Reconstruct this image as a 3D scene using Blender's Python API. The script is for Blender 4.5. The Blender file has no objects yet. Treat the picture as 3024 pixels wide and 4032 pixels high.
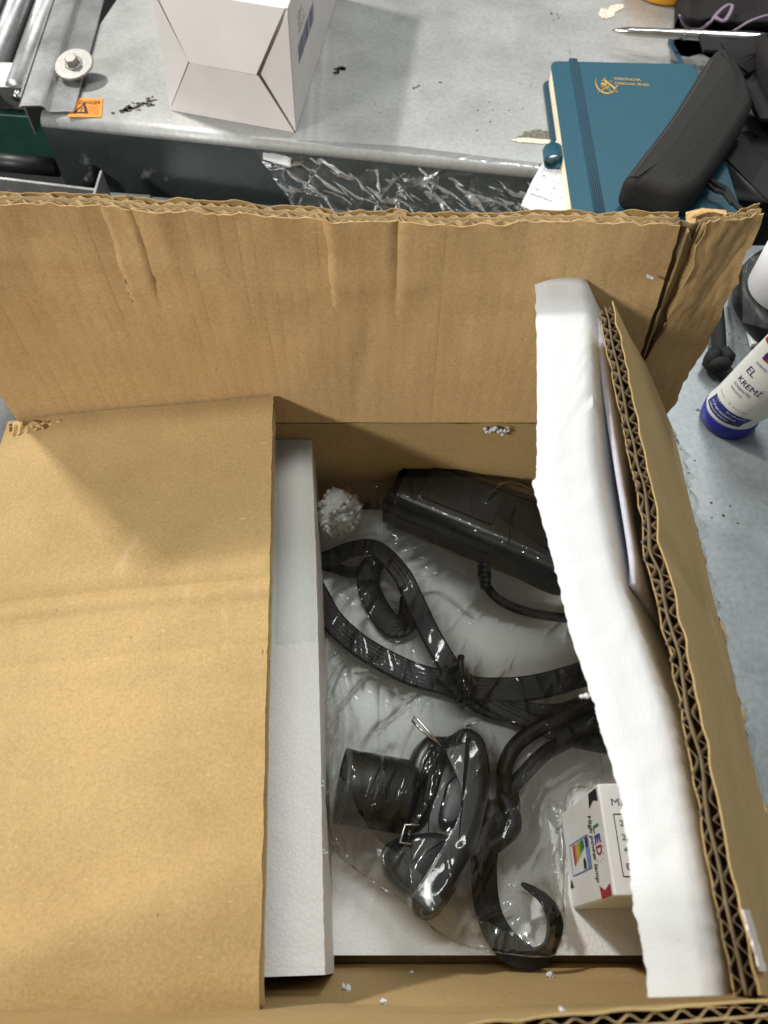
import bpy, bmesh, math, random
import numpy as np
from mathutils import Vector, noise, Matrix
from mathutils.bvhtree import BVHTree
R = math.radians
random.seed(7)
scene = bpy.context.scene
COL = scene.collection

# ------------------------------------------------------------------ camera
TH = R(30.7); CAMH = 0.42; FPX = 3000.0; DS = 3024 / 1659.0
cd = bpy.data.cameras.new('camera'); cam = bpy.data.objects.new('camera', cd); COL.objects.link(cam)
cam.location = (0, 0, CAMH); cam.rotation_euler = (TH, 0, 0)
cd.sensor_fit = 'VERTICAL'; cd.sensor_height = 36; cd.lens = 36 * FPX / 4032
cd.clip_start = 0.01; cd.clip_end = 50
cd.dof.use_dof = True; cd.dof.focus_distance = 0.42; cd.dof.aperture_fstop = 15
scene.camera = cam

# ------------------------------------------------------------------ room light and an added fill lamp
w = bpy.data.worlds.new("World"); scene.world = w; w.use_nodes = True
bg = w.node_tree.nodes['Background']; bg.inputs[0].default_value = (0.90, 0.92, 0.92, 1); bg.inputs[1].default_value = 0.17
def lamp(name, loc, target, sx, sy, power, col):
    l = bpy.data.lights.new(name, 'AREA'); l.shape = 'RECTANGLE'; l.size = sx; l.size_y = sy
    l.energy = power; l.color = col
    o = bpy.data.objects.new(name, l); COL.objects.link(o); o.location = loc
    o.rotation_euler = (Vector(target) - Vector(loc)).to_track_quat('-Z', 'Y').to_euler()
    return o
lamp('ceiling_and_fill_lamp', (-1.55, 1.70, 1.9), (0, .3, 0), .26, .10, 58, (1.0, .98, .93))
lamp('ceiling_and_fill_lamp', (0.70, 1.9, 2.4), (0, .3, 0), .22, 1.2, 26, (.96, 1.0, .99))
lamp('ceiling_and_fill_lamp', (-2.5, -1.3, 1.8), (0, .3, 0), .7, .25, 74, (1.0, .98, .95))
lamp('ceiling_and_fill_lamp', (-.05, .55, 2.5), (0, .3, 0), 1.2, .20, 19, (.98, 1.0, .97))  # fill lamp added to brighten the inside of the box
scene.view_settings.view_transform = 'Standard'; scene.view_settings.look = 'None'
scene.view_settings.exposure = 0.15; scene.view_settings.gamma = 1.0
scene.render.engine = 'CYCLES'
scene.cycles.transparent_max_bounces = 24; scene.cycles.max_bounces = 10

# ------------------------------------------------------------------ helpers
def ray(x, y):
    u = (x * DS - 1512) / FPX; v = (2016 - y * DS) / FPX
    return Vector((u, math.sin(TH) + v * math.cos(TH), -math.cos(TH) + v * math.sin(TH)))
def P(x, y, z=0.0):
    """point of the world at height z seen at photo position x, y (1659 x 2212 scale)"""
    d = ray(x, y); t = (z - CAMH) / d.z
    return Vector((d.x * t, d.y * t, z))
def PY(x, y, Y):
    d = ray(x, y); t = Y / d.y
    return Vector((d.x * t, Y, CAMH + d.z * t))
def z3(x, y): return ((1950 + x / 1.5447) / DS, (y / 1.5447) / DS)
def z4(x, y): return ((2300 + x / 1.924) / DS, (750 + y / 1.924) / DS)
def z1(x, y): return ((x / 1.508) / DS, (y / 1.508) / DS)
def z2(x, y): return ((900 + x / 1.3825) / DS, (y / 1.3825) / DS)
def z6(x, y): return (630.9 + x * .43, 905.2 + y * .43)
def z7(x, y): return (630.9 + x * .496, 1453.8 + y * .496)
def nz(*p): return noise.noise(Vector(p))
def lerp(a, b, t): return a + (b - a) * t
def interp(pts, t):
    n = len(pts) - 1; f = min(max(t, 0), 1) * n; i = min(int(f), n - 1)
    return lerp(pts[i], pts[i + 1], f - i)
def interpk(keys, t):
    if t <= keys[0][0]: return keys[0][1]
    for (a, va), (b, vb) in zip(keys, keys[1:]):
        if t <= b: return lerp(va, vb, (t - a) / (b - a))
    return keys[-1][1]
def smooth_path(pts, n=8):
    pts = [Vector(p) for p in pts]; out = []
    for i in range(len(pts) - 1):
        p0 = pts[max(i - 1, 0)]; p1 = pts[i]; p2 = pts[i + 1]; p3 = pts[min(i + 2, len(pts) - 1)]
        for k in range(n):
            t = k / n
            out.append(.5 * ((2 * p1) + (p2 - p0) * t + (2 * p0 - 5 * p1 + 4 * p2 - p3) * t * t + (3 * p1 - p0 - 3 * p2 + p3) * t ** 3))
    out.append(pts[-1]); return out

WLOC = {}
def thing(name, label, cat, loc=(0, 0, 0), group=None):
    o = bpy.data.objects.new(name, None); COL.objects.link(o); o.location = loc; o.empty_display_size = .01
    o['label'] = label; o['category'] = cat
    if group: o['group'] = group
    WLOC[o.name] = Vector(loc); return o
def tag(o, label, cat, group=None):
    o['label'] = label; o['category'] = cat
    if group: o['group'] = group
    return o
class MB:
    def __init__(s): s.v = []; s.f = []
    def add(s, vs, fs):
        b = len(s.v); s.v += [Vector(v) for v in vs]; s.f += [tuple(i + b for i in f) for f in fs]; return s
    def box(s, c, ex, ey, ez):
        c = Vector(c); ex = Vector(ex); ey = Vector(ey); ez = Vector(ez)
        vs = [c + sx * ex + sy * ey + sz * ez for sz in (-1, 1) for sy in (-1, 1) for sx in (-1, 1)]
        return s.add(vs, [(0, 2, 3, 1), (4, 5, 7, 6), (0, 1, 5, 4), (2, 6, 7, 3), (0, 4, 6, 2), (1, 3, 7, 5)])
    def prism(s, pts, z0, z1=None, dz=None):
        lo = [Vector((p[0], p[1], z0)) for p in pts]; hi = [Vector((p[0], p[1], z1)) for p in pts]
        return s.loft([lo, hi], True)
    def loft(s, rings, caps=True, closed=True):
        n = len(rings[0]); vs = [v for r in rings for v in r]; fs = []
        for i in range(len(rings) - 1):
            for j in range(n if closed else n - 1):
                k = (j + 1) % n
                fs.append((i * n + j, i * n + k, (i + 1) * n + k, (i + 1) * n + j))
        if caps:
            fs.append(tuple(range(n - 1, -1, -1))); fs.append(tuple((len(rings) - 1) * n + j for j in range(n)))
        return s.add(vs, fs)
    def tube(s, path, r, n=10, caps=True, flat=None):
        path = [Vector(p) for p in path]; rings = []; up = Vector((0, 0, 1)); prev = None
        for i, p in enumerate(path):
            t = (path[min(i + 1, len(path) - 1)] - path[max(i - 1, 0)]).normalized()
            if prev is None:
                a = t.cross(up)
                if a.length < 1e-3: a = t.cross(Vector((1, 0, 0)))
            else: a = prev - t * prev.dot(t)
            a.normalize(); prev = a; b = t.cross(a)
            rr = r(i / (len(path) - 1)) if callable(r) else r
            rings.append([p + a * math.cos(2 * math.pi * k / n) * rr + b * math.sin(2 * math.pi * k / n) * rr * (flat or 1) for k in range(n)])
        return s.loft(rings, caps)
    def cyl(s, a, b, r0, r1=None, n=24):
        return s.tube([a, b], (lambda t: lerp(r0, r0 if r1 is None else r1, t)), n)
    def grid(s, pts):
        nu = len(pts); nv = len(pts[0])
        return s.add([p for row in pts for p in row], [(i * nv + j, (i + 1) * nv + j, (i + 1) * nv + j + 1, i * nv + j + 1) for i in range(nu - 1) for j in range(nv - 1)])
    def slab(s, A, B):
        """closed sheet between two equal grids"""
        nu = len(A); nv = len(A[0]); b = len(s.v); N = nu * nv
        s.v += [p for r in A for p in r] + [p for r in B for p in r]
        for i in range(nu - 1):
            for j in range(nv - 1):
                q = (i * nv + j, (i + 1) * nv + j, (i + 1) * nv + j + 1, i * nv + j + 1)
                s.f.append(tuple(b + k for k in q)); s.f.append(tuple(b + N + k for k in reversed(q)))
        rim = [(i, 0) for i in range(nu)] + [(nu - 1, j) for j in range(1, nv)] + [(i, nv - 1) for i in range(nu - 2, -1, -1)] + [(0, j) for j in range(nv - 2, 0, -1)]
        for k in range(len(rim)):
            p = rim[k]; q = rim[(k + 1) % len(rim)]; pi = b + p[0] * nv + p[1]; qi = b + q[0] * nv + q[1]
            s.f.append((pi, qi, qi + N, pi + N))
        return s
    def build(s, name, mat, parent=None, smooth=False, bevel=0, content=False, seg=2, autos=None):
        me = bpy.data.meshes.new(name); loc = Vector((0, 0, 0))
        if parent is not None:
            p = parent
            while p.parent: p = p.parent
            loc = WLOC.get(p.name, Vector((0, 0, 0)))
        me.from_pydata([tuple(v - loc) for v in s.v], [], s.f); me.update()
        bm = bmesh.new(); bm.from_mesh(me); bmesh.ops.recalc_face_normals(bm, faces=bm.faces); bm.to_mesh(me); bm.free()
        if mat: me.materials.append(mat)
        o = bpy.data.objects.new(name, me); COL.objects.link(o)
        if parent is not None: o.parent = parent
        if smooth:
            for p in me.polygons: p.use_smooth = True
        if bevel:
            m = o.modifiers.new('bevel', 'BEVEL'); m.width = bevel; m.segments = seg; m.limit_method = 'ANGLE'; m.angle_limit = R(35)
            m.harden_normals = False
            for p in me.polygons: p.use_smooth = True
            m2 = o.modifiers.new('wn', 'WEIGHTED_NORMAL'); m2.keep_sharp = True
        if content: CONTENT.append(s)
        return o
CONTENT = []
def text_geo(body, size=1.0, shear=0, bold=0, align='LEFT'):
    c = bpy.data.curves.new('lettering', 'FONT'); c.body = body; c.size = size; c.shear = shear; c.offset = bold; c.align_x = align; c.resolution_u = 3
    o = bpy.data.objects.new('lettering_tmp', c); COL.objects.link(o)
    dg = bpy.context.evaluated_depsgraph_get(); ev = o.evaluated_get(dg); me = ev.to_mesh()
    vs = [(v.co.x, v.co.y) for v in me.vertices]; me.calc_loop_triangles(); fs = [tuple(t.vertices) for t in me.loop_triangles]
    ev.to_mesh_clear(); bpy.data.objects.remove(o); bpy.data.curves.remove(c)
    return vs, fs
def fit_text(mb, body, fn, width, height=None, shear=0, bold=0):
    """letters mapped by fn(s, t): s runs 0..width, t 0..height"""
    vs, fs = text_geo(body, 1.0, shear, bold)
    if not vs: return mb
    x0 = min(v[0] for v in vs); x1 = max(v[0] for v in vs); y0 = min(v[1] for v in vs); y1 = max(v[1] for v in vs)
    sx = width / (x1 - x0); sy = (height / (y1 - y0)) if height else sx
    return mb.add([fn((x - x0) * sx, (y - y0) * sy) for x, y in vs], fs)
def frame(o, ex, ey, off=.0004):
    o = Vector(o); ex = Vector(ex).normalized(); ey = Vector(ey); ey = (ey - ex * ey.dot(ex)).normalized(); n = ex.cross(ey)
    return lambda s, t: o + ex * s + ey * t + n * off
def quad(mb, fn, x0, y0, x1, y1):
    return mb.add([fn(x0, y0), fn(x1, y0), fn(x1, y1), fn(x0, y1)], [(0, 1, 2, 3)])
def poly(mb, fn, pts):
    return mb.add([fn(*p) for p in pts], [tuple(range(len(pts)))])

# ------------------------------------------------------------------ materials
def mat(name):
    m = bpy.data.materials.new(name); m.use_nodes = True; nt = m.node_tree
    return m, nt, nt.nodes['Principled BSDF']
def N(nt, t, **kw):
    n = nt.nodes.new(t)
    for k, v in kw.items():
        if k in n.inputs: n.inputs[k].default_value = v
        else: setattr(n, k, v)
    return n
def ramp(nt, src, stops):
    r = nt.nodes.new('ShaderNodeValToRGB'); e = r.color_ramp.elements
    while len(e) < len(stops): e.new(.5)
    for k, (p, c) in enumerate(stops):
        e[k].position = p; e[k].color = (*c, 1) if len(c) == 3 else c
    nt.links.new(src, r.inputs[0]); return r.outputs[0]
def tex(nt, scale, detail=4, rough=.55, vec=(1, 1, 1), kind='ShaderNodeTexNoise', rot=(0, 0, 0)):
    tc = nt.nodes.new('ShaderNodeTexCoord'); mp = nt.nodes.new('ShaderNodeMapping')
    mp.inputs['Scale'].default_value = vec; mp.inputs['Rotation'].default_value = rot
    nt.links.new(tc.outputs['Object'], mp.inputs[0]); t = nt.nodes.new(kind); t.inputs['Scale'].default_value = scale
    if 'Detail' in t.inputs and kind == 'ShaderNodeTexNoise': t.inputs['Detail'].default_value = detail; t.inputs['Roughness'].default_value = rough
    nt.links.new(mp.outputs[0], t.inputs['Vector']); return t
def mixc(nt, fac, a, b, mode='MIX'):
    m = nt.nodes.new('ShaderNodeMix'); m.data_type = 'RGBA'; m.blend_type = mode
    for s, v in ((m.inputs[0], fac), (m.inputs[6], a), (m.inputs[7], b)):
        if hasattr(v, 'is_output'): nt.links.new(v, s)
        elif isinstance(v, (int, float)): s.default_value = v
        else: s.default_value = (*v, 1)
    return m.outputs[2]
def bump(nt, b, h, strength, dist):
    n = nt.nodes.new('ShaderNodeBump'); n.inputs['Strength'].default_value = strength; n.inputs['Distance'].default_value = dist
    nt.links.new(h, n.inputs['Height'])
    prev = b.inputs['Normal'].links
    if prev: nt.links.new(prev[0].from_socket, n.inputs['Normal'])
    nt.links.new(n.outputs[0], b.inputs['Normal'])
def plain(name, col, rough=.5, metal=0, var=.12, scale=60, bumpd=0, spec=.5):
    m, nt, b = mat(name)
    t = tex(nt, scale, 5)
    c = ramp(nt, t.outputs['Fac'], [(.3, tuple(x * (1 - var) for x in col)), (.7, tuple(min(1, x * (1 + var)) for x in col))])
    nt.links.new(c, b.inputs['Base Color']); b.inputs['Roughness'].default_value = rough; b.inputs['Metallic'].default_value = metal
    b.inputs['Specular IOR Level'].default_value = spec
    if bumpd: bump(nt, b, t.outputs['Fac'], 1, bumpd)
    return m
def cardboard(name, c1, c2, stripes=0, vec=(1, 1, 1)):
    m, nt, b = mat(name)
    big = tex(nt, 9, 4, .6); fine = tex(nt, 700, 3, .6); fib = tex(nt, 640, 2, .5, (1, .35, .5)); fib2 = tex(nt, 420, 2, .5, (.3, 1, 1))
    c = ramp(nt, big.outputs['Fac'], [(.3, c1), (.7, c2)])
    g = ramp(nt, fine.outputs['Fac'], [(.3, (.80, .80, .80)), (.7, (1.12, 1.12, 1.12))])
    c = mixc(nt, .75, c, g, 'MULTIPLY')
    st = tex(nt, 4.5, 6, .7); scf = tex(nt, 22, 6, .75, (1, .35, 1), rot=(0, 0, .5))
    c = mixc(nt, .8, c, ramp(nt, st.outputs['Fac'], [(.3, (.86, .84, .80)), (.5, (1, 1, 1)), (.72, (1.06, 1.0, .97))]), 'MULTIPLY')
    c = mixc(nt, ramp(nt, scf.outputs['Fac'], [(.62, (0, 0, 0)), (.72, (.35, .35, .35))]), c, (.60, .46, .27))
    dk = ramp(nt, fib.outputs['Fac'], [(.21, (1, 1, 1)), (.26, (0, 0, 0))])
    lt = ramp(nt, fib2.outputs['Fac'], [(.72, (0, 0, 0)), (.78, (1, 1, 1))])
    c = mixc(nt, dk, c, tuple(x * .45 for x in c1)); 
    lt2 = nt.nodes.new('ShaderNodeMath'); lt2.operation = 'MULTIPLY'; lt2.inputs[1].default_value = .35; nt.links.new(lt, lt2.inputs[0])
    c = mixc(nt, lt2.outputs[0], c, (.72, .58, .36))
    if stripes:
        wv = tex(nt, 1, vec=vec, kind='ShaderNodeTexWave'); wv.inputs['Scale'].default_value = stripes
        wv.inputs['Distortion'].default_value = 1.2; wv.inputs['Detail'].default_value = 2
        sp = tex(nt, 60, 4, .6, (1, .2, .2))
        ln = ramp(nt, wv.outputs['Fac'], [(.0, (.86, .83, .79)), (.08, (1, 1, 1))])
        msk = ramp(nt, sp.outputs['Fac'], [(.5, (0, 0, 0)), (.62, (1, 1, 1))])
        c = mixc(nt, msk, c, mixc(nt, 1.0, c, ln, 'MULTIPLY'))
        bump(nt, b, wv.outputs['Fac'], .3, .0002)
    nt.links.new(c, b.inputs['Base Color']); b.inputs['Roughness'].default_value = .78
    b.inputs['Specular IOR Level'].default_value = .25
    bump(nt, b, fine.outputs['Fac'], .5, .00025); bump(nt, b, big.outputs['Fac'], .6, .003)
    return m
KRAFT = cardboard('kraft_liner', (.385, .265, .112), (.445, .312, .142))
KRAFT_IN = cardboard('kraft_liner_inside', (.56, .368, .165), (.63, .43, .205), stripes=44, vec=(1, 0, 0))
KRAFT_EDGE = cardboard('kraft_medium', (.36, .25, .12), (.46, .33, .17))
KRAFT_GREY = cardboard('kraft_torn_ply', (.23, .16, .095), (.33, .235, .145), stripes=0)
KRAFT_SHADED = cardboard('kraft_medium_shaded', (.15, .11, .065), (.22, .165, .10))  # kraft medium darkened in colour for the shade inside the right flap flutes
def eps_mat(name, col, bead=230, strength=.8):
    m, nt, b = mat(name)
    v = tex(nt, bead, kind='ShaderNodeTexVoronoi'); v.feature = 'DISTANCE_TO_EDGE'; v2 = tex(nt, bead * 2.3, kind='ShaderNodeTexVoronoi'); n = tex(nt, 25, 4)
    e = ramp(nt, v.outputs['Distance'], [(.0, (1 - .10 * strength,) * 3), (.12, (1, 1, 1))])
    c = mixc(nt, 1.0, mixc(nt, n.outputs['Fac'], tuple(x * .96 for x in col), col), e, 'MULTIPLY')
    nt.links.new(c, b.inputs['Base Color']); b.inputs['Roughness'].default_value = .55
    b.inputs['Subsurface Weight'].default_value = .15; b.inputs['Subsurface Radius'].default_value = (.003, .003, .003); b.inputs['Subsurface Scale'].default_value = 1
    h = ramp(nt, v.outputs['Distance'], [(0, (0, 0, 0)), (.10, (.6, .6, .6)), (.35, (1, 1, 1))])
    bump(nt, b, h, strength * .6, .0003); bump(nt, b, v2.outputs['Distance'], .3, .0002); bump(nt, b, n.outputs['Fac'], .4, .0012)
    return m
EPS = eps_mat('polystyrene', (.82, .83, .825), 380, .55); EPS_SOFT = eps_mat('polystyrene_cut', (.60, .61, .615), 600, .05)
def steel_mat(name, c1, c2, rough=.42, metal=.55, specks=True, streak=(1, 1, 1)):
    m, nt, b = mat(name)
    a = tex(nt, 16, 7, .65); f = tex(nt, 240, 4, .6, streak); sc = tex(nt, 30, 3, .5, (1, .03, 1), rot=(0, 0, .8)); sk = tex(nt, 55, 6, .75); pk = tex(nt, 140, 2, .5); zone = tex(nt, 5, 2, .5)
    c = ramp(nt, a.outputs['Fac'], [(.3, c1), (.7, c2)])
    c = mixc(nt, .8, c, ramp(nt, f.outputs['Fac'], [(.3, (.82, .82, .82)), (.7, (1.1, 1.1, 1.1))]), 'MULTIPLY')
    c = mixc(nt, ramp(nt, sc.outputs['Fac'], [(.64, (0, 0, 0)), (.70, (.4, .4, .4))]), c, (.62, .63, .63))
    if specks:
        d = ramp(nt, sk.outputs['Fac'], [(.26, (1, 1, 1)), (.31, (0, 0, 0))]); c = mixc(nt, d, c, (.07, .065, .06))
        z = ramp(nt, zone.outputs['Fac'], [(.5, (0, 0, 0)), (.6, (1, 1, 1))])
        d2 = ramp(nt, pk.outputs['Fac'], [(.24, (1, 1, 1)), (.28, (0, 0, 0))])
        c = mixc(nt, mixc(nt, 1.0, d2, z, 'MULTIPLY'), c, (.05, .045, .04))
    nt.links.new(c, b.inputs['Base Color']); b.inputs['Metallic'].default_value = metal
    r = ramp(nt, a.outputs['Fac'], [(.3, (rough * .85,) * 3), (.7, (rough * 1.2,) * 3)]); nt.links.new(r, b.inputs['Roughness'])
    bump(nt, b, f.outputs['Fac'], .3, .0002); bump(nt, b, a.outputs['Fac'], .3, .001)
    return m
STEEL = steel_mat('galvanised_steel', (.37, .372, .365), (.42, .422, .415), .52)
STEEL_B = steel_mat('bench_steel', (.26, .285, .295), (.34, .365, .375), .45)
STEEL_CH = steel_mat('rail_steel', (.33, .33, .33), (.47, .47, .47), .36, .75, False)
STEEL_DK = steel_mat('apron_steel_dark_reflection', (.055, .07, .07), (.085, .10, .10), .35, .6, False)  # sheet steel with dark reflections put into the colour of the aprons
CHROME = steel_mat('bright_steel', (.46, .455, .44), (.56, .55, .54), .2, 1.0, False)
ZINC = steel_mat('zinc_plate', (.20, .195, .18), (.30, .29, .27), .5, .6, False)
GREEN = plain('green_paint', (.012, .060, .040), .45, 0, .2)
DARK = plain('floor_gap_shade', (.010, .010, .010), .8)  # near-black floor colour stands in for the shade in the gaps
BLACK = plain('black_plastic', (.005, .006, .007), .33, 0, .25, spec=.4)
BLACK_M = plain('black_moulded', (.011, .012, .012), .45, 0, .2, 200, .0001, .35)
CABLE = plain('cable_jacket', (.006, .006, .008), .46, 0, .2, spec=.35)
STRAPM = plain('woven_strap', (.011, .011, .011), .7, 0, .35, 900, .0002, .3)
CLOTH = plain('black_cloth', (.016, .014, .014), .85, 0, .4, 900, .0003, .2)
POUCHM = plain('pouch_fabric', (.020, .019, .018), .72, 0, .35, 700, .0002, .25)
TEAL = plain('teal_leatherette', (.006, .070, .108), .5, 0, .10, 500, .00012)
TEAL_DK = plain('teal_elastic', (.007, .045, .075), .7, 0, .2, 800, .0001)
PAGES = plain('cream_pages', (.75, .66, .48), .8, 0, .06, 900)
PAPER = plain('white_paper', (.78, .78, .80), .7, 0, .03)
CARTON = plain('white_carton', (.84, .80, .775), .55, 0, .04, 25, .0004)
CARTON_LED = plain('white_gloss_carton', (.80, .81, .80), .35, 0, .03)
GOLD = plain('gold_foil', (.86, .56, .16), .32, .6, .1)
INK = plain('black_ink', (.015, .015, .015), .6)
INK_GREY = plain('grey_ink', (.16, .16, .18), .6)
INK_NAVY = plain('navy_ink', (.015, .018, .17), .4)
INK_RED = plain('red_ink', (.36, .015, .03), .4)
INK_BLUE = plain('blue_ink', (.02, .06, .42), .4)
INK_SKY = plain('sky_ink', (.13, .30, .60), .4)
INK_GREEN = plain('green_ink', (.02, .22, .06), .4)
INK_YELLOW = plain('yellow_ink', (.70, .50, .03), .4)
INK_LIME = plain('lime_ink', (.25, .42, .03), .4)
INK_ORANGE = plain('orange_ink', (.62, .13, .02), .4)
WHITE_INK = plain('white_ink', (.75, .75, .78), .5)
ORANGE = plain('orange_vinyl', (.80, .27, .03), .4, 0, .06)
AMBER = plain('amber_plastic', (.75, .33, .01), .35, 0, .08)
TUBE_W = plain('white_tube', (.76, .77, .72), .32, 0, .02)
CAP_B = plain('blue_cap', (.012, .016, .26), .35, 0, .05)
PURPLE = plain('mauve_thread', (.22, .16, .22), .75, 0, .2, 900)
GLUE = plain('old_sticker', (.62, .57, .46), .8, 0, .3, 300, .0002)
GRIME = plain('dark_grime', (.055, .045, .035), .85, 0, .5, 400, .0003)
def film_mat(name, tint, milky, rough, ior=1.45, scale=55, bd=.0004, gk=1.35):
    m, nt, b = mat(name); nt.nodes.remove(b); out = nt.nodes['Material Output']
    tr = N(nt, 'ShaderNodeBsdfTransparent'); tr.inputs[0].default_value = (*tint, 1)
    gl = N(nt, 'ShaderNodeBsdfGlossy'); gl.inputs['Roughness'].default_value = rough; gl.inputs[0].default_value = (1, 1, 1, 1)
    df = N(nt, 'ShaderNodeBsdfDiffuse'); df.inputs[0].default_value = (.60, .64, .63, 1)
    fr = N(nt, 'ShaderNodeFresnel'); fr.inputs[0].default_value = ior
    t = tex(nt, scale, 5, .6)
    bp = N(nt, 'ShaderNodeBump'); bp.inputs['Strength'].default_value = .5; bp.inputs['Distance'].default_value = bd; nt.links.new(t.outputs['Fac'], bp.inputs['Height'])
    nt.links.new(bp.outputs[0], gl.inputs['Normal']); nt.links.new(bp.outputs[0], fr.inputs['Normal'])
    k = N(nt, 'ShaderNodeMath', operation='MULTIPLY_ADD'); k.inputs[1].default_value = gk; k.inputs[2].default_value = -.02; nt.links.new(fr.outputs[0], k.inputs[0]); k.use_clamp = True
    m1 = N(nt, 'ShaderNodeMixShader'); m1.inputs[0].default_value = milky; nt.links.new(tr.outputs[0], m1.inputs[1]); nt.links.new(df.outputs[0], m1.inputs[2])
    m2 = N(nt, 'ShaderNodeMixShader'); nt.links.new(k.outputs[0], m2.inputs[0]); nt.links.new(m1.outputs[0], m2.inputs[1]); nt.links.new(gl.outputs[0], m2.inputs[2])
    nt.links.new(m2.outputs[0], out.inputs[0]); return m
BAG = film_mat('clear_polythene', (.93, .94, .93), .012, .07)
BAG2 = film_mat('folded_polythene', (.90, .89, .87), .06, .10)
WRAP = film_mat('stretch_film', (.94, .94, .93), .05, .20, scale=90, bd=.0003, gk=.65)
TAPE = film_mat('clear_tape', (.95, .95, .93), .05, .12)

# ------------------------------------------------------------------ the setting
fl = MB().box((0, 0, -.95), (4, 0, 0), (0, 4, 0), (0, 0, .02)).build('floor', DARK); fl['kind'] = 'structure'

# far bench: folded sheet with a rounded front bend and an apron
eL = P(84, 250, 0); eR = P(1152, 361, 0); ed = (eR - eL).normalized(); en = Vector((-ed.y, ed.x, 0))
bench = thing('work_table', 'grey galvanised steel worktop with rounded front edge behind the cardboard box', 'table', tuple(eL))
prof = [(.9, 0), (.5, 0), (.06, 0), (.012, 0)] + [(.008 * math.cos(a), -.008 + .008 * math.sin(a)) for a in [R(75), R(55), R(35), R(15), 0]]
prof = [(.9, 0), (.4, 0), (.1, 0), (.03, 0), (.008, 0)] + [(.008 - .010 * math.sin(R(a)), -.010 + .010 * math.cos(R(a))) for a in (18, 36, 54, 72, 90)]
mb = MB()
xs = [0, .2, .4, .6, .9]
top = [[eL + ed * x + en * a + Vector((0, 0, z)) for (a, z) in prof] for x in xs]
bot = [[p - Vector((0, 0, .002)) if k < 5 else p + en * .002 - Vector((0, 0, .0005)) for k, p in enumerate(r)] for r in top]
mb.slab(top, bot).build('worktop', STEEL, bench, True)
MB().slab([[eL + ed * x + en * (-.0021) + Vector((0, 0, z)) for z in (-.0095, -.05, -.11)] for x in xs], [[eL + ed * x + en * (-.0002) + Vector((0, 0, z)) for z in (-.0095, -.05, -.11)] for x in xs]).build('apron', STEEL_DK, bench)

# near bench on the right
b2 = thing('work_table', 'blue grey steel bench top on the right carrying the hand cream tube', 'table', (.4, .2, 0))
mb = MB(); mb.prism([(.178, -.35), (.9, -.35), (.9, .50), (.172, .50)], -.003, 0).build('worktop', STEEL_B, b2)
MB().box((.54, .498, -.045), (.36, 0, 0), (0, .0015, 0), (0, 0, .0415)).build('apron', STEEL_DK, b2)

# ------------------------------------------------------------------ conveyor
cv = thing('roller_conveyor', 'steel roller conveyor with side rail and green frame left of the worktop', 'conveyor', tuple(P(60, 120, 0)))
sA = P(224, 0, .003); sB = P(160, 238, .003); sd = (sA - sB).normalized(); sn = Vector((-sd.y, sd.x, 0))
if sn.x > 0: sn = -sn
def ext(profile, y0, y1, th=.0018):
    A = [[sB + sd * y + sn * a + Vector((0, 0, z)) for (a, z) in profile] for y in (y0, (y0 + y1) / 2, y1)]
    B = [[p - Vector((0, 0, th)) for p in r] for r in A]
    return MB().slab(A, B)
ext([(0, 0), (.022, 0), (.0245, .0015), (.026, .0055), (.029, .0065), (.046, .0065), (.0485, .005)], -.001, .6).build('side_rail', STEEL_CH, cv, False, .0006)
MB().slab([[sB + sd * y + sn * .0485 + Vector((0, 0, z)) for z in (.007, -.03)] for y in (.012, .6)], [[sB + sd * y + sn * .050 + Vector((0, 0, z)) for z in (.007, -.03)] for y in (.012, .6)]).build('side_rail', STEEL_CH, cv)
for k in range(3):
    a = sB + sd * .055 + sn * (.066 + .034 * k) + Vector((0, 0, -.012 - .004 * k))
    MB().cyl(a, a + sd * .6, .0125, n=32).build('roller', STEEL_CH, cv, True)
    MB().cyl(a - sd * .012, a, .004, n=12).build('axle', CHROME, cv, True)
q0, q1 = P(-40, 133, .0), P(55, 137, .0)
r0, r1 = P(-40, 186, -.004), P(70, 190, -.004)
t0, t1 = P(-40, 233, -.030), P(62, 237, -.030)
A = [[q0, r0, t0], [q1, r1, t1]]
MB().slab(A, [[p + Vector((0, .0022, -.0008)) for p in r] for r in A]).build('end_bracket', STEEL_CH, cv)
g0 = P(-60, 262, -.045); g1 = P(118, 275, -.045)
MB().box(lerp(g0, g1, .5) + Vector((0, .03, -.02)), (g1 - g0) * .5, (0, .03, 0), (0, 0, .03)).build('green_frame', GREEN, cv, False, .002)
MB().cyl(P(-60, 345, -.06), P(125, 362, -.06), .009, n=20).build('cross_bar', BLACK_M, cv, True)
# washer and bolt on the rail
wc = P(161, 141, .0125); tl = Matrix.Rotation(R(14), 3, 'X') @ Matrix.Rotation(R(-4), 3, 'Y')
def disc(mb, c, r0, r1, h, n=40, m=tl):
    ring = lambda r, z: [c + m @ Vector((r * math.cos(2 * math.pi * k / n), r * math.sin(2 * math.pi * k / n), z)) for k in range(n)]
    return mb.loft([ring(r0, 0), ring(r0 + .0004, .0004), ring(r1, h - .0004), ring(r1 - .0005, h)], True)
wa = disc(MB(), wc, .0185, .0185, .0022).build('washer', ZINC, cv, False, .0003)
bh = MB(); disc(bh, wc + tl @ Vector((0, 0, .0022)), .0082, .0078, .0012); disc(bh, wc + tl @ Vector((0, 0, .0034)), .0066, .0060, .0055, 6)
bh.build('bolt_head', ZINC, wa, False, .0004)
MB().cyl(wc - Vector((0, 0, .012)), wc, .004, n=12).build('bolt_shank', CHROME, cv)

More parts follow.
